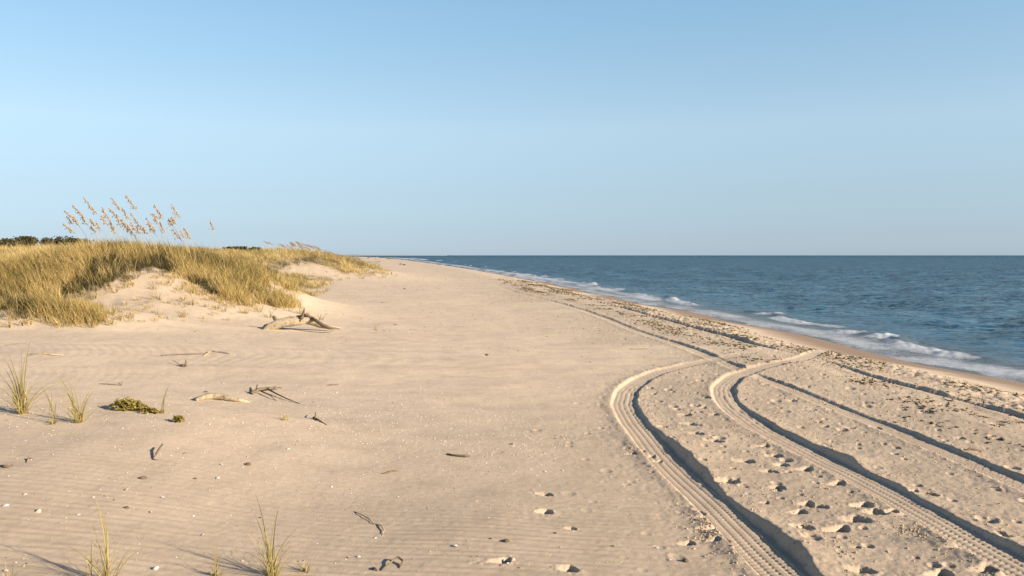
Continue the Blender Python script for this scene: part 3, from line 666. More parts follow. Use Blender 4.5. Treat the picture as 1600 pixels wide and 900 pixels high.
# ------------------------------------------------------------------ shrubs on the skyline
def shrub(px, py, Y, wpx, hpx, seed, label):
    X, _, Z = at_depth(px, py, Y); zb = float(base_z(X, Y)); w = wpx/F*Y/2; top = Z; hh = top - zb
    rd = np.random.default_rng(seed); root = empty("shrub", (X, Y, zb))
    tr = MB()
    for kk in range(5):
        a = rd.uniform(0, 6.28); tr.tube([(0, 0, -.1), (math.cos(a)*w*.3, math.sin(a)*w*.3, hh*.45), (math.cos(a)*w*.6, math.sin(a)*w*.6, hh*.8)], [.06, .04, .015], 5)
    tr.build("trunk", M_twig, root)
    n = int(900 + 60*wpx); lob = rd.normal(0, 1, (7, 3))*np.array([w*.5, w*.35, hh*.10]) + np.array([0, 0, hh*.58])
    c = lob[rd.integers(0, 7, n)] + rd.normal(0, 1, (n, 3))*np.array([w*.22, w*.22, hh*.15]); c[:, 2] = np.clip(c[:, 2], hh*.1, hh*1.02)
    s = .055*Y/60; q1 = rd.normal(0, 1, (n, 3)); q1 /= np.linalg.norm(q1, axis=1)[:, None]; q2 = np.cross(q1, rd.normal(0, 1, (n, 3))); q2 /= np.linalg.norm(q2, axis=1)[:, None]
    V = np.stack([c-q1*s*1.6, c+q2*s, c+q1*s*1.6, c-q2*s], 1).reshape(-1, 3); Q = np.arange(4*n).reshape(-1, 4)
    me = np_mesh("crown", V, Q, False); attr(me, "tint", np.repeat(rd.random(n), 4)); link("crown", me, M_shrub, root)
    tag(root, label, "shrub", "dark shrubs behind the dunes")
for a in ((12, 373.5, 60, 34, 5, 1, "dark shrub at the left edge of the skyline"), (38, 370, 62, 40, 7, 2, "largest dark shrub on the left skyline, rounded and dense"), (76, 372, 66, 22, 5, 3, "small dark shrub just right of the largest skyline shrub"),
          (98, 370, 70, 24, 6, 4, "thin open shrub on the skyline left of the tall sea oats"), (124, 373, 68, 34, 5, 5, "low dark shrub under the leftmost sea oat plumes"), (365, 386, 120, 34, 4, 6, "flat dark shrub in the skyline dip between the two dunes"),
          (402, 387, 125, 22, 4, 7, "small dark shrub at the right end of the skyline dip")):
    shrub(*a)

# ------------------------------------------------------------------ foreground grass clumps
def clump(px, py, blades, label, wide=.011, seed=0):
    """blades: (tip px, tip py, depth offset) traced as leaves that bend towards their tips"""
    x, y, z = gp(px, py); root = empty("grass_clump", (x, y, z)); rd = random.Random(seed)
    for (tx, ty, dy) in blades:
        TX, TY, TZ = at_depth(tx, ty, y+dy); P1 = Vector((TX-x, dy, TZ-z)); b0 = Vector((rd.uniform(-.025, .025), rd.uniform(-.03, .03), -.03))
        mid = Vector((P1.x*.25 + b0.x, P1.y*.25, P1.z*.72 + .12*abs(P1.x))); n = 9; V = []; Fc = []; wide_ = wide*.52
        fa = rd.uniform(-.5, .5); sd = Vector((math.cos(fa), math.sin(fa), 0)); w = wide_*rd.uniform(.7, 1.15)
        for i in range(n):
            t = i/(n-1); p = b0*(1-t)**2 + mid*2*t*(1-t) + P1*t*t; ww = w*(1-t**2.2)*(.65+.35*min(1, 5*t))+.0008
            V += [p - sd*ww/2, p + Vector((0, -.25*ww, 0)), p + sd*ww/2]
        for i in range(n-1): Fc += [(3*i, 3*i+1, 3*i+4, 3*i+3), (3*i+1, 3*i+2, 3*i+5, 3*i+4)]
        mb = MB(); mb.add(V, Fc, min(1, rd.random()*.85)); mb.build("leaf", M_green, root)
    if len(blades) > 9:
        mb = MB(); random.seed(seed+50); hm = max(t_[1] for t_ in blades); ht = (py - min(t_[1] for t_ in blades))/F*y
        for i in range(int(len(blades)*1.7)):
            a = rd.uniform(0, 6.28); mb.blade((rd.uniform(-.04, .04), rd.uniform(-.04, .04), -.02), ht*rd.uniform(.35, .85), wide*.38, a, abs(rd.gauss(.3, .28)), rd.uniform(.3, 1.2), 8, face=rd.uniform(0, 3.14))
        mb.build("leaf_tuft", M_green, root)
    # dry broken bases and sand collar
    mb = MB(); random.seed(seed)
    for i in range(10):
        a = rd.uniform(0, 6.28); mb.blade((rd.uniform(-.02, .02), rd.uniform(-.02, .02), -.01), rd.uniform(.04, .11), wide*1.1, a, rd.uniform(.3, 1.2), .4, 4, a=.9)
    mb.build("leaf_base", M_green, root)
    tag(root, label, "grass clump"); return root
rb = random.Random(4)
big = [(3, 555, .1), (10, 548, .05), (20, 575, 0), (48, 528, .1), (43, 545, 0), (30, 560, .1), (-10, 580, -.1), (-16, 600, 0), (-8, 617, -.1), (0, 612, .1), (15, 590, .15), (25, 585, 0), (35, 575, -.05), (40, 590, .1), (-5, 565, 0), (10, 600, -.1), (52, 600, 0), (18, 575, -.1), (-22, 628, .05), (28, 600, 0), (62, 618, .1), (45, 565, .15), (33, 545, 0), (8, 628, -.1),
       (-3, 590, .2), (14, 560, .1), (22, 610, 0), (38, 610, -.1), (5, 575, .1), (30, 580, .2)]
clump(35, 646, big, "largest grass clump at the left edge of the sand rise", .020, 1)
clump(82, 662, [(62, 606, 0), (70, 615, .05), (80, 608, 0), (58, 598, .1), (78, 630, 0), (88, 625, .05)], "thin leaning grass shoot between the two left grass clumps", .018, 2)
clump(123, 660, [(72, 570, .1), (105, 588, 0), (78, 590, 0), (100, 605, .1), (88, 600, .05), (160, 596, .2), (150, 608, .1), (97, 622, 0), (110, 600, -.05), (92, 632, 0), (105, 628, .1), (84, 612, -.1), (135, 622, 0), (140, 640, .1), (96, 594, .15), (114, 618, 0)], "mid sized grass clump with spread leaves left of the yellow green beach plant", .017, 3)
clump(254, 646, [(264, 604, 0), (259, 612, 0), (266, 600, .03)], "single upright grass blade beside the low beach plant", .016, 4)
clump(167, 912, [(148, 772, .1), (162, 800, .1), (155, 795, 0), (132, 800, .15), (140, 842, .1), (250, 842, .2), (235, 850, .2), (168, 830, 0), (146, 840, .05), (120, 848, .1), (90, 848, .25), (72, 868, .2), (200, 870, .1)], "tall sparse grass clump cut by the lower frame edge at the left", .0125, 5)
clump(137, 912, [(144, 843, 0), (149, 838, .05), (135, 860, .0)], "short upright grass shoot just left of the tall sparse clump", .012, 6)
clump(340, 900, [(333, 842, 0), (338, 852, .02), (350, 862, .05), (345, 870, 0)], "small single grass shoot left of the bottom middle clump", .012, 7)
clump(425, 900, [(398, 770, .1), (388, 788, .1), (436, 790, .05), (433, 800, 0), (462, 828, .15), (444, 850, .05), (372, 860, .0), (380, 815, .1), (410, 830, 0), (404, 815, .05), (420, 840, .1), (440, 852, .1), (395, 858, -.05), (415, 870, 0), (448, 872, 0), (412, 845, .1)], "bottom middle grass clump with long crossing leaves", .0135, 8)
clump(478, 893, [(440, 884, -.05), (450, 878, .05), (500, 884, .05), (462, 880, 0), (470, 886, -.05), (492, 880, .1)], "flattened dry runner grass right of the bottom middle clump", .013, 9)
clump(14, 912, [(14, 888, 0), (20, 880, .1), (8, 878, 0)], "tiny grass shoot in the lower left corner", .012, 10)
clump(445, 657, [(428, 642, .05), (454, 640, 0), (433, 650, 0), (450, 646, .1)], "tiny two bladed sprout on the crest of the sand rise", .014, 11)
clump(587, 516, [(585, 507, 0), (590, 512, 0), (582, 513, .1), (593, 515, 0)], "tiny lone sprout on the flat sand right of the driftwood log", .03, 12)

# low fleshy beach plants
def rocket(cx, cy, wpx, hpx, n, label, seed):
    x, y, z = gp(cx, cy); rd = random.Random(seed); sc = y/F; W = wpx*sc/2; H = hpx*sc
    root = empty("beach_plant", (x, y, z)); st = MB(); lf = MB()
    for i in range(n):
        a = rd.uniform(0, 6.28); r = W*rd.random()**.6; hx = H*(1-(r/W)**2*.75)*rd.uniform(.55, 1)*(1 - .35*math.cos(a)*r/W)
        p = Vector((r*math.cos(a), r*math.sin(a)*.6, hx)); st.tube([(p.x*.2, p.y*.2, -.02), (p.x*.8, p.y*.8, hx*.5), p], [.004, .004, .003], 4)
        for k in range(7):
            b = rd.uniform(0, 6.28); t = rd.uniform(-.5, .9); l = rd.uniform(.025, .045); w = l*.42
            d = Vector((math.cos(b), math.sin(b), t)).normalized(); s_ = d.cross(Vector((0, 0, 1))).normalized()*w; u = s_.cross(d).normalized()*.006
            q = p - Vector((0, 0, rd.uniform(0, hx*.5)))
            lf.add([q, q+d*l*.5+s_, q+d*l, q+d*l*.5-s_, q+d*l*.5+u], [(0, 1, 4), (1, 2, 4), (2, 3, 4), (3, 0, 4)], rd.random())
    st.build("stem", M_green, root); lf.build("foliage", M_succ, root, False); tag(root, label, "beach plant")
rocket(202, 640, 58, 20, 90, "low yellow green bushy beach plant with fleshy leaves on the left sand", 1)
rocket(234, 645, 34, 10, 30, "trailing low end plant right of the bushy beach plant", 2)
rocket(279, 660, 20, 11, 26, "smaller beach plant at the crest right of the bushy one", 3)

# ------------------------------------------------------------------ driftwood and twigs
def zof(px, py): return gp(px, py)
x, y, z = gp(470, 517); s = y/F
root = empty("driftwood_log", (x, y, z)); L = lambda px, py, dy=0: ((px-470)*s, dy, (517-py)*s)
b = MB(); b.tube([L(408, 520, -.1), L(417, 514), L(425, 509), L(438, 504), L(455, 502), L(472, 501.5, .05), L(486, 503, .1), L(498, 508, .15), L(512, 511, .15), L(531, 513, .1)], [.055, .100, .120, .100, .105, .085, .095, .066, .052, .024], 14, .5, 2); b.build("trunk", M_wood, root)
b = MB(); b.tube([L(468, 500, .02), L(473, 493, 0), L(475, 487, 0), L(476, 480, 0)], [.06, .045, .03, .01], 8, .4, 3); b.tube([L(476, 492), L(482, 489)], [.035, .015], 7, .3, 4); b.build("branch_stub", M_dark, root)
b = MB(); b.tube([L(432, 500), L(429, 496), L(427, 493)], [.05, .045, .03], 8, .3, 5); b.build("branch_stub", M_dark, root)
b = MB(); b.tube([L(486, 498, .05), L(496, 500, -.1), L(508, 507, -.2), L(520, 511, -.25), L(533, 512, -.2)], [.04, .045, .045, .035, .02], 8, .4, 6); b.build("branch", M_dark, root)
b = MB(); b.tube([L(462, 494, .1), L(480, 494, .1), L(490, 497, .05)], [.02, .03, .03], 7, .4, 7); b.build("branch", M_dark, root)
tag(root, "arched bleached driftwood log with a dark upright stub below the main dune", "driftwood")
def stick(name, pts, rad, mat, label, cat, lift=0.0, extra=(), n=7, grp=None):
    W = [gp(p[0], p[1]) for p in pts]; c = W[0]; root = empty(name, c)
    hs = [p[2] if len(p) > 2 else 0 for p in pts]
    def rel(w, h, r): return (w[0]-c[0], w[1]-c[1], w[2]-c[2]+h+r*.4+lift)
    b = MB(); b.tube([rel(w, h, r) for w, h, r in zip(W, hs, rad)], rad, n, .25, len(pts)+int(pts[0][0])); b.build("stick", mat, root)
    for e in extra:
        We = [gp(p[0], p[1]) for p in e[0]]; b = MB(); b.tube([rel(w, (p[2] if len(p) > 2 else 0), r) for w, p, r in zip(We, e[0], e[1])], e[1], 6, .25, 9); b.build("branch", mat, root)
    tag(root, label, cat, grp); return root
stick("driftwood_plank", [(306, 627), (325, 624, .02), (345, 625, .03), (365, 627, .02), (390, 628)], [.03, .045, .045, .035, .012], M_wood, "pale half buried driftwood piece with sand piled against it", "driftwood")
stick("twiggy_branch", [(392, 615), (405, 612, .03), (420, 611, .04), (440, 609, .03)], [.022, .024, .02, .008], M_dark, "dark forked branch with trailing twigs behind the pale driftwood", "branch",
      extra=(([(418, 612, .04), (432, 618, .03), (448, 624, .02), (469, 630)], [.012, .01, .008, .005]), ([(408, 614, .03), (422, 620, .03), (432, 625)], [.010, .008, .004]), ([(400, 613, .03), (402, 606, .05)], [.012, .006]), ([(395, 616), (390, 612, .03)], [.014, .006]), ([(424, 611, .04), (431, 606, .03)], [.009, .005])))
stick("stick", [(252, 557), (275, 555, .02), (300, 554, .02), (322, 553, .015)], [.012, .014, .014, .008], M_twig, "thin grey stick lying flat behind the short upright stump", "stick")
stick("stick", [(318, 556), (330, 550, .02), (350, 552, .01), (368, 554)], [.01, .016, .013, .008], M_wood, "pale bent stick lying right of the thin grey one", "stick")
stick("stump", [(282, 573), (287, 574, .02), (292, 573)], [.02, .028, .012], M_dark, "dark short stump with an upright splinter on the left sand", "stump", extra=(([(290, 574), (290.5, 573.5, .12)], [.02, .006]), ([(284, 574, .01), (270, 566, .05)], [.008, .003])))
stick("driftwood_splinter", [(239, 719), (244, 714, .02), (250, 708, .05), (254, 703, .05)], [.005, .008, .009, .006], M_dark, "dark tilted wood splinter stuck in a little sand drift", "driftwood", extra=(([(240, 719), (248, 719.5, .0)], [.006, .004]),))
stick("twig", [(553, 799), (564, 806, .01), (576, 813, .01), (584, 820, .004)], [.0025, .0035, .004, .0035], M_twig, "straight dark twig lying on the rippled sand in the middle", "twig", extra=(([(584, 820), (590, 819, .01)], [.004, .003]),))
stick("twig", [(588, 820), (596, 824, .01), (600, 831, .01), (597, 838)], [.004, .005, .004, .002], M_wood, "curved pale brown twig touching the end of the straight dark twig", "twig")
stick("twig", [(583, 887), (587, 892, .01), (590, 893)], [.006, .008, .004], M_dark, "tiny dark twig beside the larger bottom twig", "twig")
stick("twig", [(595, 892), (606, 886, .012), (617, 879, .03), (622, 877, .03), (630, 881, .02), (624, 888, .0)], [.003, .005, .006, .007, .008, .004], M_dark, "dark hooked twig near the lower frame edge", "twig")
stick("seaweed_strand", [(698, 711), (708, 713, .01), (718, 714, .01), (728, 715, .015), (735, 713)], [.012, .009, .009, .012, .010], M_dark, "dark yellowish seaweed strand on the shelly sand in the middle", "seaweed")
stick("seaweed_strand", [(596, 741), (606, 740, .005), (613, 738, .005), (621, 737)], [.003, .008, .010, .008], M_dark, "short dark strand left of the yellowish seaweed strand", "seaweed")
stick("twig", [(490, 655, .01), (498, 658, .01), (511, 664)], [.014, .009, .006], M_dark, "little dark forked twig on the crest of the sand rise", "twig", extra=(([(492, 656, .01), (493, 651, .05)], [.009, .004]),))
stick("stick", [(512, 603), (522, 603, .01), (529, 602)], [.006, .012, .01], M_twig, "short grey stick on the flat sand right of the forked branch", "stick")
stick("stick", [(983, 546), (1000, 546, .01), (1012, 546, .01)], [.005, .022, .012], M_dark, "flat dark stick lying left of the old rut", "stick")
stick("stick", [(1500, 707), (1515, 704, .01), (1535, 705)], [.006, .016, .008], M_dark, "flat dark stick between the right hand ruts", "stick")
stick("twig", [(10, 540), (22, 538, .01), (35, 537), (48, 536)], [.008, .011, .008, .004], M_twig, "thin grey twig on the sand at the left edge below the dune", "twig")
stick("twig", [(45, 556), (70, 555, .01), (100, 557, .01)], [.02, .022, .008], M_wood, "long pale buried branch on the left sand", "twig")
stick("twig", [(155, 600), (175, 602, .01), (190, 603, .005), (191, 599, .03)], [.004, .006, .006, .003], M_twig, "thin twig with an upturned tip above the beach plant", "twig")
stick("twig", [(1, 729), (8, 731, .01), (17, 731), (19, 729, .01)], [.009, .012, .008, .005], M_dark, "curled dark twig half buried at the left edge", "twig")
stick("twig", [(42, 723), (45, 718, .01), (54, 717)], [.005, .008, .006], M_twig, "short bent twig right of the curled one", "twig")

# ------------------------------------------------------------------ stones, shells
def rockmesh(name, seed, sq=(1, .8, .55), mat=None, amp=.35, sub=2):
    import bmesh
    bm = bmesh.new(); bmesh.ops.create_icosphere(bm, subdivisions=sub, radius=1.0)
    for v in bm.verts:
        c = v.co; k = 1 + amp*float(fbm(np.array(c.x*1.4+seed*7.1+c.z), np.array(c.y*1.4-c.z*1.3), seed, 2)); v.co = Vector((c.x*sq[0]*k, c.y*sq[1]*k, c.z*sq[2]*k))
    me = bpy.data.meshes.new(name); bm.to_mesh(me); bm.free(); me.polygons.foreach_set("use_smooth", [True]*len(me.polygons))
    if mat: me.materials.append(mat)
    return me
def shellmesh(name, seed, mat, k=7):
    """half of a clam shell: a ribbed, domed fan with thickness"""
    rd = random.Random(seed); n, m = 6, 12; V = []; Fc = []; br = rd.uniform(.75, 1.0)
    for lay in (0, 1):
        for i in range(n+1):
            t = i/n
            for j in range(m+1):
                a = math.pi*(.06 + .88*j/m); r = t*(1 + .05*math.cos(k*2*a))*(.85+.15*math.sin(a))
                zz_ = .34*math.sin(math.pi*min(1, .12+t*.9))**.8*(1-.55*abs(j/m*2-1)**2) + .02*math.cos(k*2*a)*t
                V.append((r*math.cos(a)*br, r*math.sin(a)-.5, zz_-.05*lay-.02))
    w = m+1; o = (n+1)*w
    for lay in (0, 1):
        for i in range(n):
            for j in range(m):
                q = (i*w+j, i*w+j+1, (i+1)*w+j+1, (i+1)*w+j); q = tuple(v+o*lay for v in q); Fc.append(q[::-1] if lay == 0 else q)
    for j in range(m): Fc.append((n*w+j, n*w+j+1, o+n*w+j+1, o+n*w+j))
    for i in range(n): Fc.append((i*w, (i+1)*w, o+(i+1)*w, o+i*w)); Fc.append((i*w+m, o+i*w+m, o+(i+1)*w+m, (i+1)*w+m))
    me = bpy.data.meshes.new(name); me.from_pydata(V, [], Fc); me.update(); me.polygons.foreach_set("use_smooth", [True]*len(me.polygons)); me.materials.append(mat); return me
SH_W = [shellmesh("shell", s, M_shell, 5+s) for s in (1, 2, 3)]; SH_C = [shellmesh("shell", s, M_shell2, 5+s) for s in (4, 5)]; SH_D = [shellmesh("shell", s, M_shell3, 4+s) for s in (6, 7)]
STONE = [rockmesh("stone", s, (1, .75, .5), M_dark) for s in (1, 2, 3)]
def put(name, me, px, py, size, label, cat, grp=None, xy=None, tilt=.35):
    if cat == 'shell' and grp is None: size *= .8
    x, y, z = gp(px, py) if xy is None else (xy[0], xy[1], ground(*xy)); o = bpy.data.objects.new(name, me); col.objects.link(o)
    o.location = (x, y, z + size*.12); o.scale = (size,)*3; o.rotation_euler = (random.uniform(-tilt, tilt), random.uniform(-tilt, tilt), random.uniform(0, 6.28)); return tag(o, label, cat, grp)
big_sh = [(10, 791, .055, "long white shell at the left edge of the rippled sand"), (60, 800, .05, "long cream shell scrap right of the leftmost white shell"), (40, 773, .032, "small white shell above the long cream scrap"), (123, 805, .032, "white shell left of the tall grass blade"),
          (198, 766, .04, "pale shell above a cluster of cream scraps on the left"), (181, 781, .03, "cream shell scrap just below the pale one"), (236, 801, .036, "white shell right of the tall grass blade"), (254, 778, .032, "whitish shell right of the dark stone"),
          (340, 748, .048, "bright bluish white shell on the rippled sand at left"), (346, 726, .03, "small white shell just above the bright bluish one"), (387, 714, .028, "small white shell near the curled dark shell"), (317, 836, .026, "tiny white shell above the small bottom shoot"),
          (243, 890, .055, "large white shell between the two bottom grass clumps"), (9, 892, .03, "white shell in the lower left corner"), (560, 870, .032, "white shell right of the bottom middle clump"), (545, 871, .026, "dull shell beside the white one near the bottom"),
          (711, 854, .042, "white triangular shell at the bottom right of the ripples"), (587, 842, .022, "tiny white shell under the curved twig"), (801, 877, .042, "cream shell beside the dark print near the bottom"), (1026, 857, .036, "white shell on smooth sand left of the near rut"),
          (1046, 876, .028, "small white shell below the other one left of the near rut"), (450, 702, .036, "bright white shell on the middle of the sand rise"), (467, 690, .028, "small cream shell above the bright white one"), (788, 754, .022, "white shell in the shell band close to the prints"),
          (879, 735, .03, "white shell right in front of the dark shade patch"), (852, 737, .024, "white shell left of a similar one in front of the shade patch"), (518, 761, .026, "white shell on ripples left of the short dark strand"), (567, 743, .022, "tiny white shell above the twig"),
          (138, 555, .03, "tiny white shell on the flat sand under the dune at left"), (349, 600, .035, "white shell behind the pale half buried driftwood"), (137, 621, .03, "white shell left of the bushy beach plant")]
for i, (px, py, s, l) in enumerate(big_sh): put("shell", (SH_C if "cream" in l or "dull" in l else SH_W)[i % 2], px, py, s, l, "shell")
for i, (px, py, s, l) in enumerate([(223, 748, .035, "dark stone with a sand drift behind it on the left"), (305, 748, .02, "small dark stone left of the bright bluish white shell"), (388, 726, .032, "curled dark stone half sunk in the sand at left"), (198, 794, .022, "brown stone below the cream shell cluster"),
            (800, 695, .022, "round dark pebble in the shell band"), (1071, 878, .030, "flat dark pebble at the lower left side of the near rut"), (792, 846, .032, "flat brown chip on the smooth sand in the lower middle"), (868, 834, .018, "little dark pebble in the lower middle near the prints"), (958, 854, .014, "tiny dark pebble left of the near rut"),
            (322, 613, .035, "dark pebble above the pale half buried driftwood"), (597, 473, .07, "dark lump on the far sand in front of the second dune"), (632, 452, .09, "dark speck like lump on the far sand"), (618, 508, .04, "small dark lump right of the tiny lone sprout"), (761, 554, .05, "dark flat lump alone on the middle sand"),
            (626, 413.5, .42, "left of the two dark lumps far off on the beach"), (632, 414.5, .45, "right of the two dark lumps far off on the beach"), (576, 403.5, .9, "dark lump at the far foot of the second dune"), (587, 405, .5, "smaller dark lump right of the far dune foot"),
            (593, 409, .35, "faint brown lump below the far dune foot"), (1545, 663, .0001, "")]):
    if l: put("stone", STONE[i % 3], px, py, s, l, "stone", tilt=.15)
x, y, z = gp(611, 404.6); o = bpy.data.objects.new("driftwood_log", rockmesh("driftwood_log", 9, (3.0, .6, .35), M_dark)); col.objects.link(o); o.location = (x, y, z+.2); o.scale = (1.0,)*3
tag(o, "distant dark log lying near the water at the end of the beach", "driftwood")
# shell band: individuals
grp = "small shells scattered across the middle sand"
cnt = 0; sr = random.Random(77); band = []
def band_density(px, py):
    a = math.exp(-((py-(660+.02*(px-600)))/38)**2)*(1 if 480 < px < 960 else .25) + .9*math.exp(-((px-760)/110)**2-((py-680)/45)**2) + .8*math.exp(-((px-600)/120)**2-((py-632)/22)**2)
    return a + .06
while len(band) < 1900:
    px, py = sr.uniform(0, 985), sr.uniform(545, 895)
    if sr.random() < band_density(px, py):
        x, y = pix(px, py); band.append((x, y, sr.uniform(.006, .0155)*(1.4 if sr.random() < .08 else 1)))
for i in range(500):
    y = 18+30*sr.random(); x = sr.uniform(-6, 3); band.append((x, y, sr.uniform(.010, .026)))
band.sort(key=lambda b: -b[2]/b[1])
for i, (x, y, s) in enumerate(band[:240]):
    s *= .85
    r_ = sr.random(); me = SH_W[i % 3] if r_ < .28 else SH_C[i % 2] if r_ < .87 else SH_D[i % 2]
    kind = "white" if r_ < .28 else "cream" if r_ < .87 else "dark"
    put("shell", me, 0, 0, s, "tiny %s shell among many scattered over the middle sand" % kind, "shell", "tiny %s shells on the middle sand" % kind, (x, y))
def merged(name, items, protos, mat, label, cat, tints=False, sink=.1):
    Vs, Fs, ts = [], [], []; off = 0; xs = np.array([i[0] for i in items], float); ys = np.array([i[1] for i in items], float); zs = detail_z(xs, ys)[0]
    rd = np.random.default_rng(9); P = []
    for me in protos:
        v = np.zeros(len(me.vertices)*3); me.vertices.foreach_get("co", v); me.calc_loop_triangles(); f = np.zeros(len(me.loop_triangles)*3, int); me.loop_triangles.foreach_get("vertices", f); P.append((v.reshape(-1, 3), f.reshape(-1, 3)))
    for k, it in enumerate(items):
        v, f = P[k % len(P)]; a = rd.uniform(0, 6.28); c, s_ = math.cos(a), math.sin(a); tl = rd.normal(0, .25)
        q = v*it[2]; q = np.stack([q[:, 0]*c-q[:, 1]*s_, q[:, 0]*s_+q[:, 1]*c, q[:, 2] + tl*q[:, 0]], 1) + np.array([it[0], it[1], zs[k]+it[2]*sink])
        Vs.append(q); Fs.append(f+off); off += len(v); ts.append(np.full(len(v), rd.random()))
    me = np_mesh(name, np.concatenate(Vs), np.concatenate(Fs)); attr(me, "tint", np.concatenate(ts)); return tag(link(name, me, mat), label, cat, kind="stuff")
lowsh = [rockmesh("bit", s, (1, .7, .35), None, .3, 1) for s in (21, 22, 23)]
rest = [(x, y, s*.8) for x, y, s in band[240:]]
merged("shell_fragments", rest[::2]+rest[1::4], lowsh, M_shell, "white shell grit scattered over the dry sand", "shell grit")
merged("cream_shell_fragments", rest[3::4], lowsh, M_shell2, "cream shell grit scattered over the dry sand", "shell grit")
# clods thrown up beside the ruts, and crumbs over the trampled sand
cl = []
for T, dens, lo, hi in ((T1, 900, 5.2, 19), (T2, 800, 5.2, 18), (OB, 500, 7, 22), (OA, 400, 9, 30)):
    for i in range(dens):
        y = lo + (hi-lo)*sr.random()**1.6; c = float(np.interp(y, T.y, T.x)); H = float(np.interp(y, T.hy, T.hh)); sd = sr.random() < .5
        u = -(T.w+.05+abs(sr.gauss(0, .12))) if sd else (T.w+2.5*H+.06+abs(sr.gauss(0, .16))); cl.append((c+u, y, sr.uniform(.003, .010)*(1.7 if sr.random() < .05 else 1)))
for (cx, cy, n, sx, sy) in ((1000, 700, 90, 14, 12), (1108, 824, 170, 17, 16), (1160, 860, 60, 14, 10), (1210, 705, 60, 30, 8), (1420, 830, 70, 18, 8)):
    for i in range(n): x, y = pix(cx+sr.gauss(0, sx), cy+sr.gauss(0, sy)); cl.append((x, y, sr.uniform(.004, .013)))
i = 0
while i < 2600:
    y = 6+34*sr.random()**1.3; x = sr.uniform(1.5, 9.5)
    if x - float(shore(y)) > -3.4 or x < np.interp(y, T1.y, T1.x)+.2: continue
    cl.append((x, y, sr.uniform(.004, .013)*(1+y/40))); i += 1
def off_tread(x, y):
    for T in (T1, T2):
        if T.y[0] < y < T.y[-1]:
            u = (x-float(np.interp(y, T.y, T.x)))/math.sqrt(1+float(np.interp(y, T.y, T.g))**2)
            if abs(u) < T.w+.01: return False
    return True
cl = [c for c in cl if off_tread(c[0], c[1])]
merged("sand_clods", cl, [rockmesh("bit", s, (1, .8, .65), None, .45, 1) for s in (31, 32, 33)], M_clod, "crumbled sand clods beside the tyre ruts and over the trampled sand", "sand clods", sink=.15)
# wrack: loose weed and straw along the tide line
wk = []
while len(wk) < 5200:
    y = 9 + 70*sr.random()**1.7; s_ = -4.4 + sr.gauss(0, .75) + .5*float(noise(np.array(y*.25), np.array(0.), 9))
    if sr.random() < .30: s_ = -6.6 + sr.gauss(0, .35) + .3*float(noise(np.array(y*.5), np.array(0.), 19))
    if s_ > -2.8: continue
    x = float(shore(y)) + s_
    if float(noise(np.array(x*1.1), np.array(y*.8), 91)) < -.25 + sr.random()*.4 or not off_tread(x, y): continue
    wk.append((x, y, sr.uniform(.012, .034)*(1+y/60)))
db = []
while len(db) < 900:
    y = 12+75*sr.random()**1.4; x = sr.uniform(-9, 9) + (y > 40)*-.05*(y-40)
    if x-float(shore(y)) > -3.2 or toe_d(np.array([x]), np.array([y]))[0] > -.5 or (y < 19 and x < 1.5): continue
    if sr.random() < .25 + .75*(float(noise(np.array(x*.4), np.array(y*.9), 95)) > .2): db.append((x, y, sr.uniform(.007, .020)*(1+y/70)))
flake = [rockmesh("bit", s, (1.3, .45, .28), None, .6, 1) for s in (41, 42, 43, 44)]
merged("seaweed_litter", wk, flake, M_weed, "brown and yellow seaweed litter along the tide line", "seaweed litter", sink=.15)
merged("beach_debris", db, flake, M_weed, "tiny dark weed and bark crumbs strewn over the open flat sand", "beach debris", sink=.15)
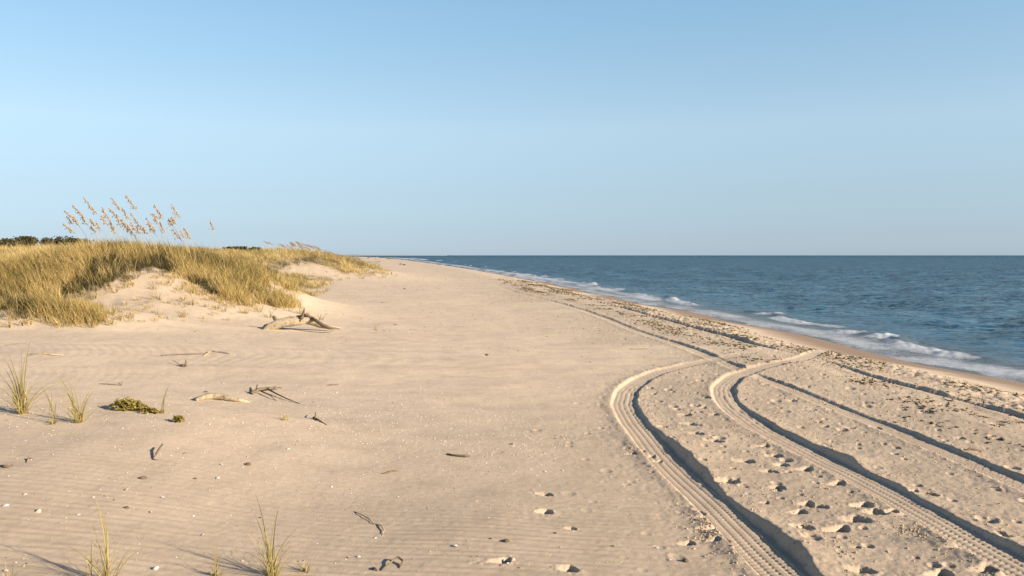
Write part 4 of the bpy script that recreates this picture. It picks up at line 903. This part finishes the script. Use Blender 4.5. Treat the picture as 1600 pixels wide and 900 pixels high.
# larger weed clumps
def weedmesh(seed):
    random.seed(seed); mb = MB()
    for i in range(26):
        a = random.uniform(0, 6.28); r = random.random()**.7; mb.blade((r*math.cos(a), r*.6*math.sin(a), 0), random.uniform(.4, .9), .22, random.uniform(0, 6.28), random.uniform(.7, 1.4), random.uniform(.3, 1.2), 4)
    me = mb.mesh("seaweed_clump", False); me.materials.append(M_weed); return me
WD = [weedmesh(s) for s in (1, 2, 3)]
for i, (px, py, s) in enumerate([(1450, 643, .13), (1475, 632, .10), (1567, 660, .12), (1590, 661, .10), (1390, 625, .09), (1552, 665, .1), (1430, 587, .09), (1470, 601, .08), (1495, 600, .08), (1505, 619, .09), (1375, 580, .08), (1330, 572, .07), (1255, 543, .1), (1240, 541, .08), (1200, 540, .07), (1500, 640, .09), (1520, 648, .08), (1418, 637, .08),
                                 (1362, 629, .08), (1535, 652, .09), (1400, 615, .06), (1345, 610, .06), (1440, 627, .07), (1570, 628, .09), (1290, 560, .07), (1050, 498, .09), (1070, 503, .08), (968, 474, .1), (935, 468, .1), (905, 462, .1), (1456, 771, .05), (1500, 806, .04)]):
    x, y, z = gp(px, py); o = bpy.data.objects.new("seaweed_clump", WD[i % 3]); col.objects.link(o); o.location = (x, y, z-.005); o.scale = (s, s, s*.55); o.rotation_euler = (0, 0, sr.uniform(0, 6.28))
    if px == 1456: tag(o, "dark weed clump just above the right tyre rut, left of a smaller one", "seaweed", None)
    elif px == 1500 and py == 806: tag(o, "little dark weed clump right of the right tyre rut near the bottom", "seaweed", None)
    elif px < 1100: tag(o, "small dark seaweed clump on the tide line far up the beach", "seaweed", "seaweed clumps far up the tide line")
    else: tag(o, "dark brown seaweed clump lying in the litter of the near tide line", "seaweed", "seaweed clumps on the near tide line")

# ------------------------------------------------------------------ light
sun_d = bpy.data.lights.new("sun", 'SUN'); sun_d.energy = 3.6; sun_d.angle = R(.53); sun_d.color = (1.0, .86, .665)
sun = bpy.data.objects.new("sun", sun_d); col.objects.link(sun)
to = Vector((math.cos(SUN_EL)*math.cos(SUN_AZ), math.cos(SUN_EL)*math.sin(SUN_AZ), math.sin(SUN_EL)))
sun.rotation_euler = to.to_track_quat('Z', 'Y').to_euler(); sun.location = to*50
w = bpy.data.worlds.new("World"); scene.world = w; w.use_nodes = True; nt = w.node_tree
sky = nt.nodes.new("ShaderNodeTexSky"); sky.sky_type = 'NISHITA'; sky.sun_disc = False; sky.sun_elevation = SUN_EL
sky.sun_rotation = math.pi/2 - SUN_AZ
sky.air_density = 1.0; sky.dust_density = .3; sky.ozone_density = 6.0; sky.altitude = 0
bg = nt.nodes["Background"]; bg.inputs[1].default_value = .1
gm = nt.nodes.new("ShaderNodeGamma"); gm.inputs[1].default_value = .6; nt.links.new(sky.outputs[0], gm.inputs[0])
tc = nt.nodes.new("ShaderNodeTexCoord"); sp = nt.nodes.new("ShaderNodeSeparateXYZ"); nt.links.new(tc.outputs["Generated"], sp.inputs[0])
clear = ramp(nt, sp.outputs[2], [(0, (.86, 1.01, 1.27)), (.0255, (.88, .975, 1.16)), (.07, (1.08, 1.07, 1.105)), (.143, (1.45, 1.34, 1.216)), (.277, (1.27, 1.36, 1.28)), (.40, (.72, .82, .90)), (.7, (.36, .44, .52))])
nt.links.new(mixc(nt, 1.0, gm.outputs[0], clear, 'MULTIPLY'), bg.inputs[0])
vs = scene.view_settings; vs.view_transform = 'Standard'; vs.look = 'None'; vs.exposure = 1.4; vs.gamma = 1; vs.use_curve_mapping = False
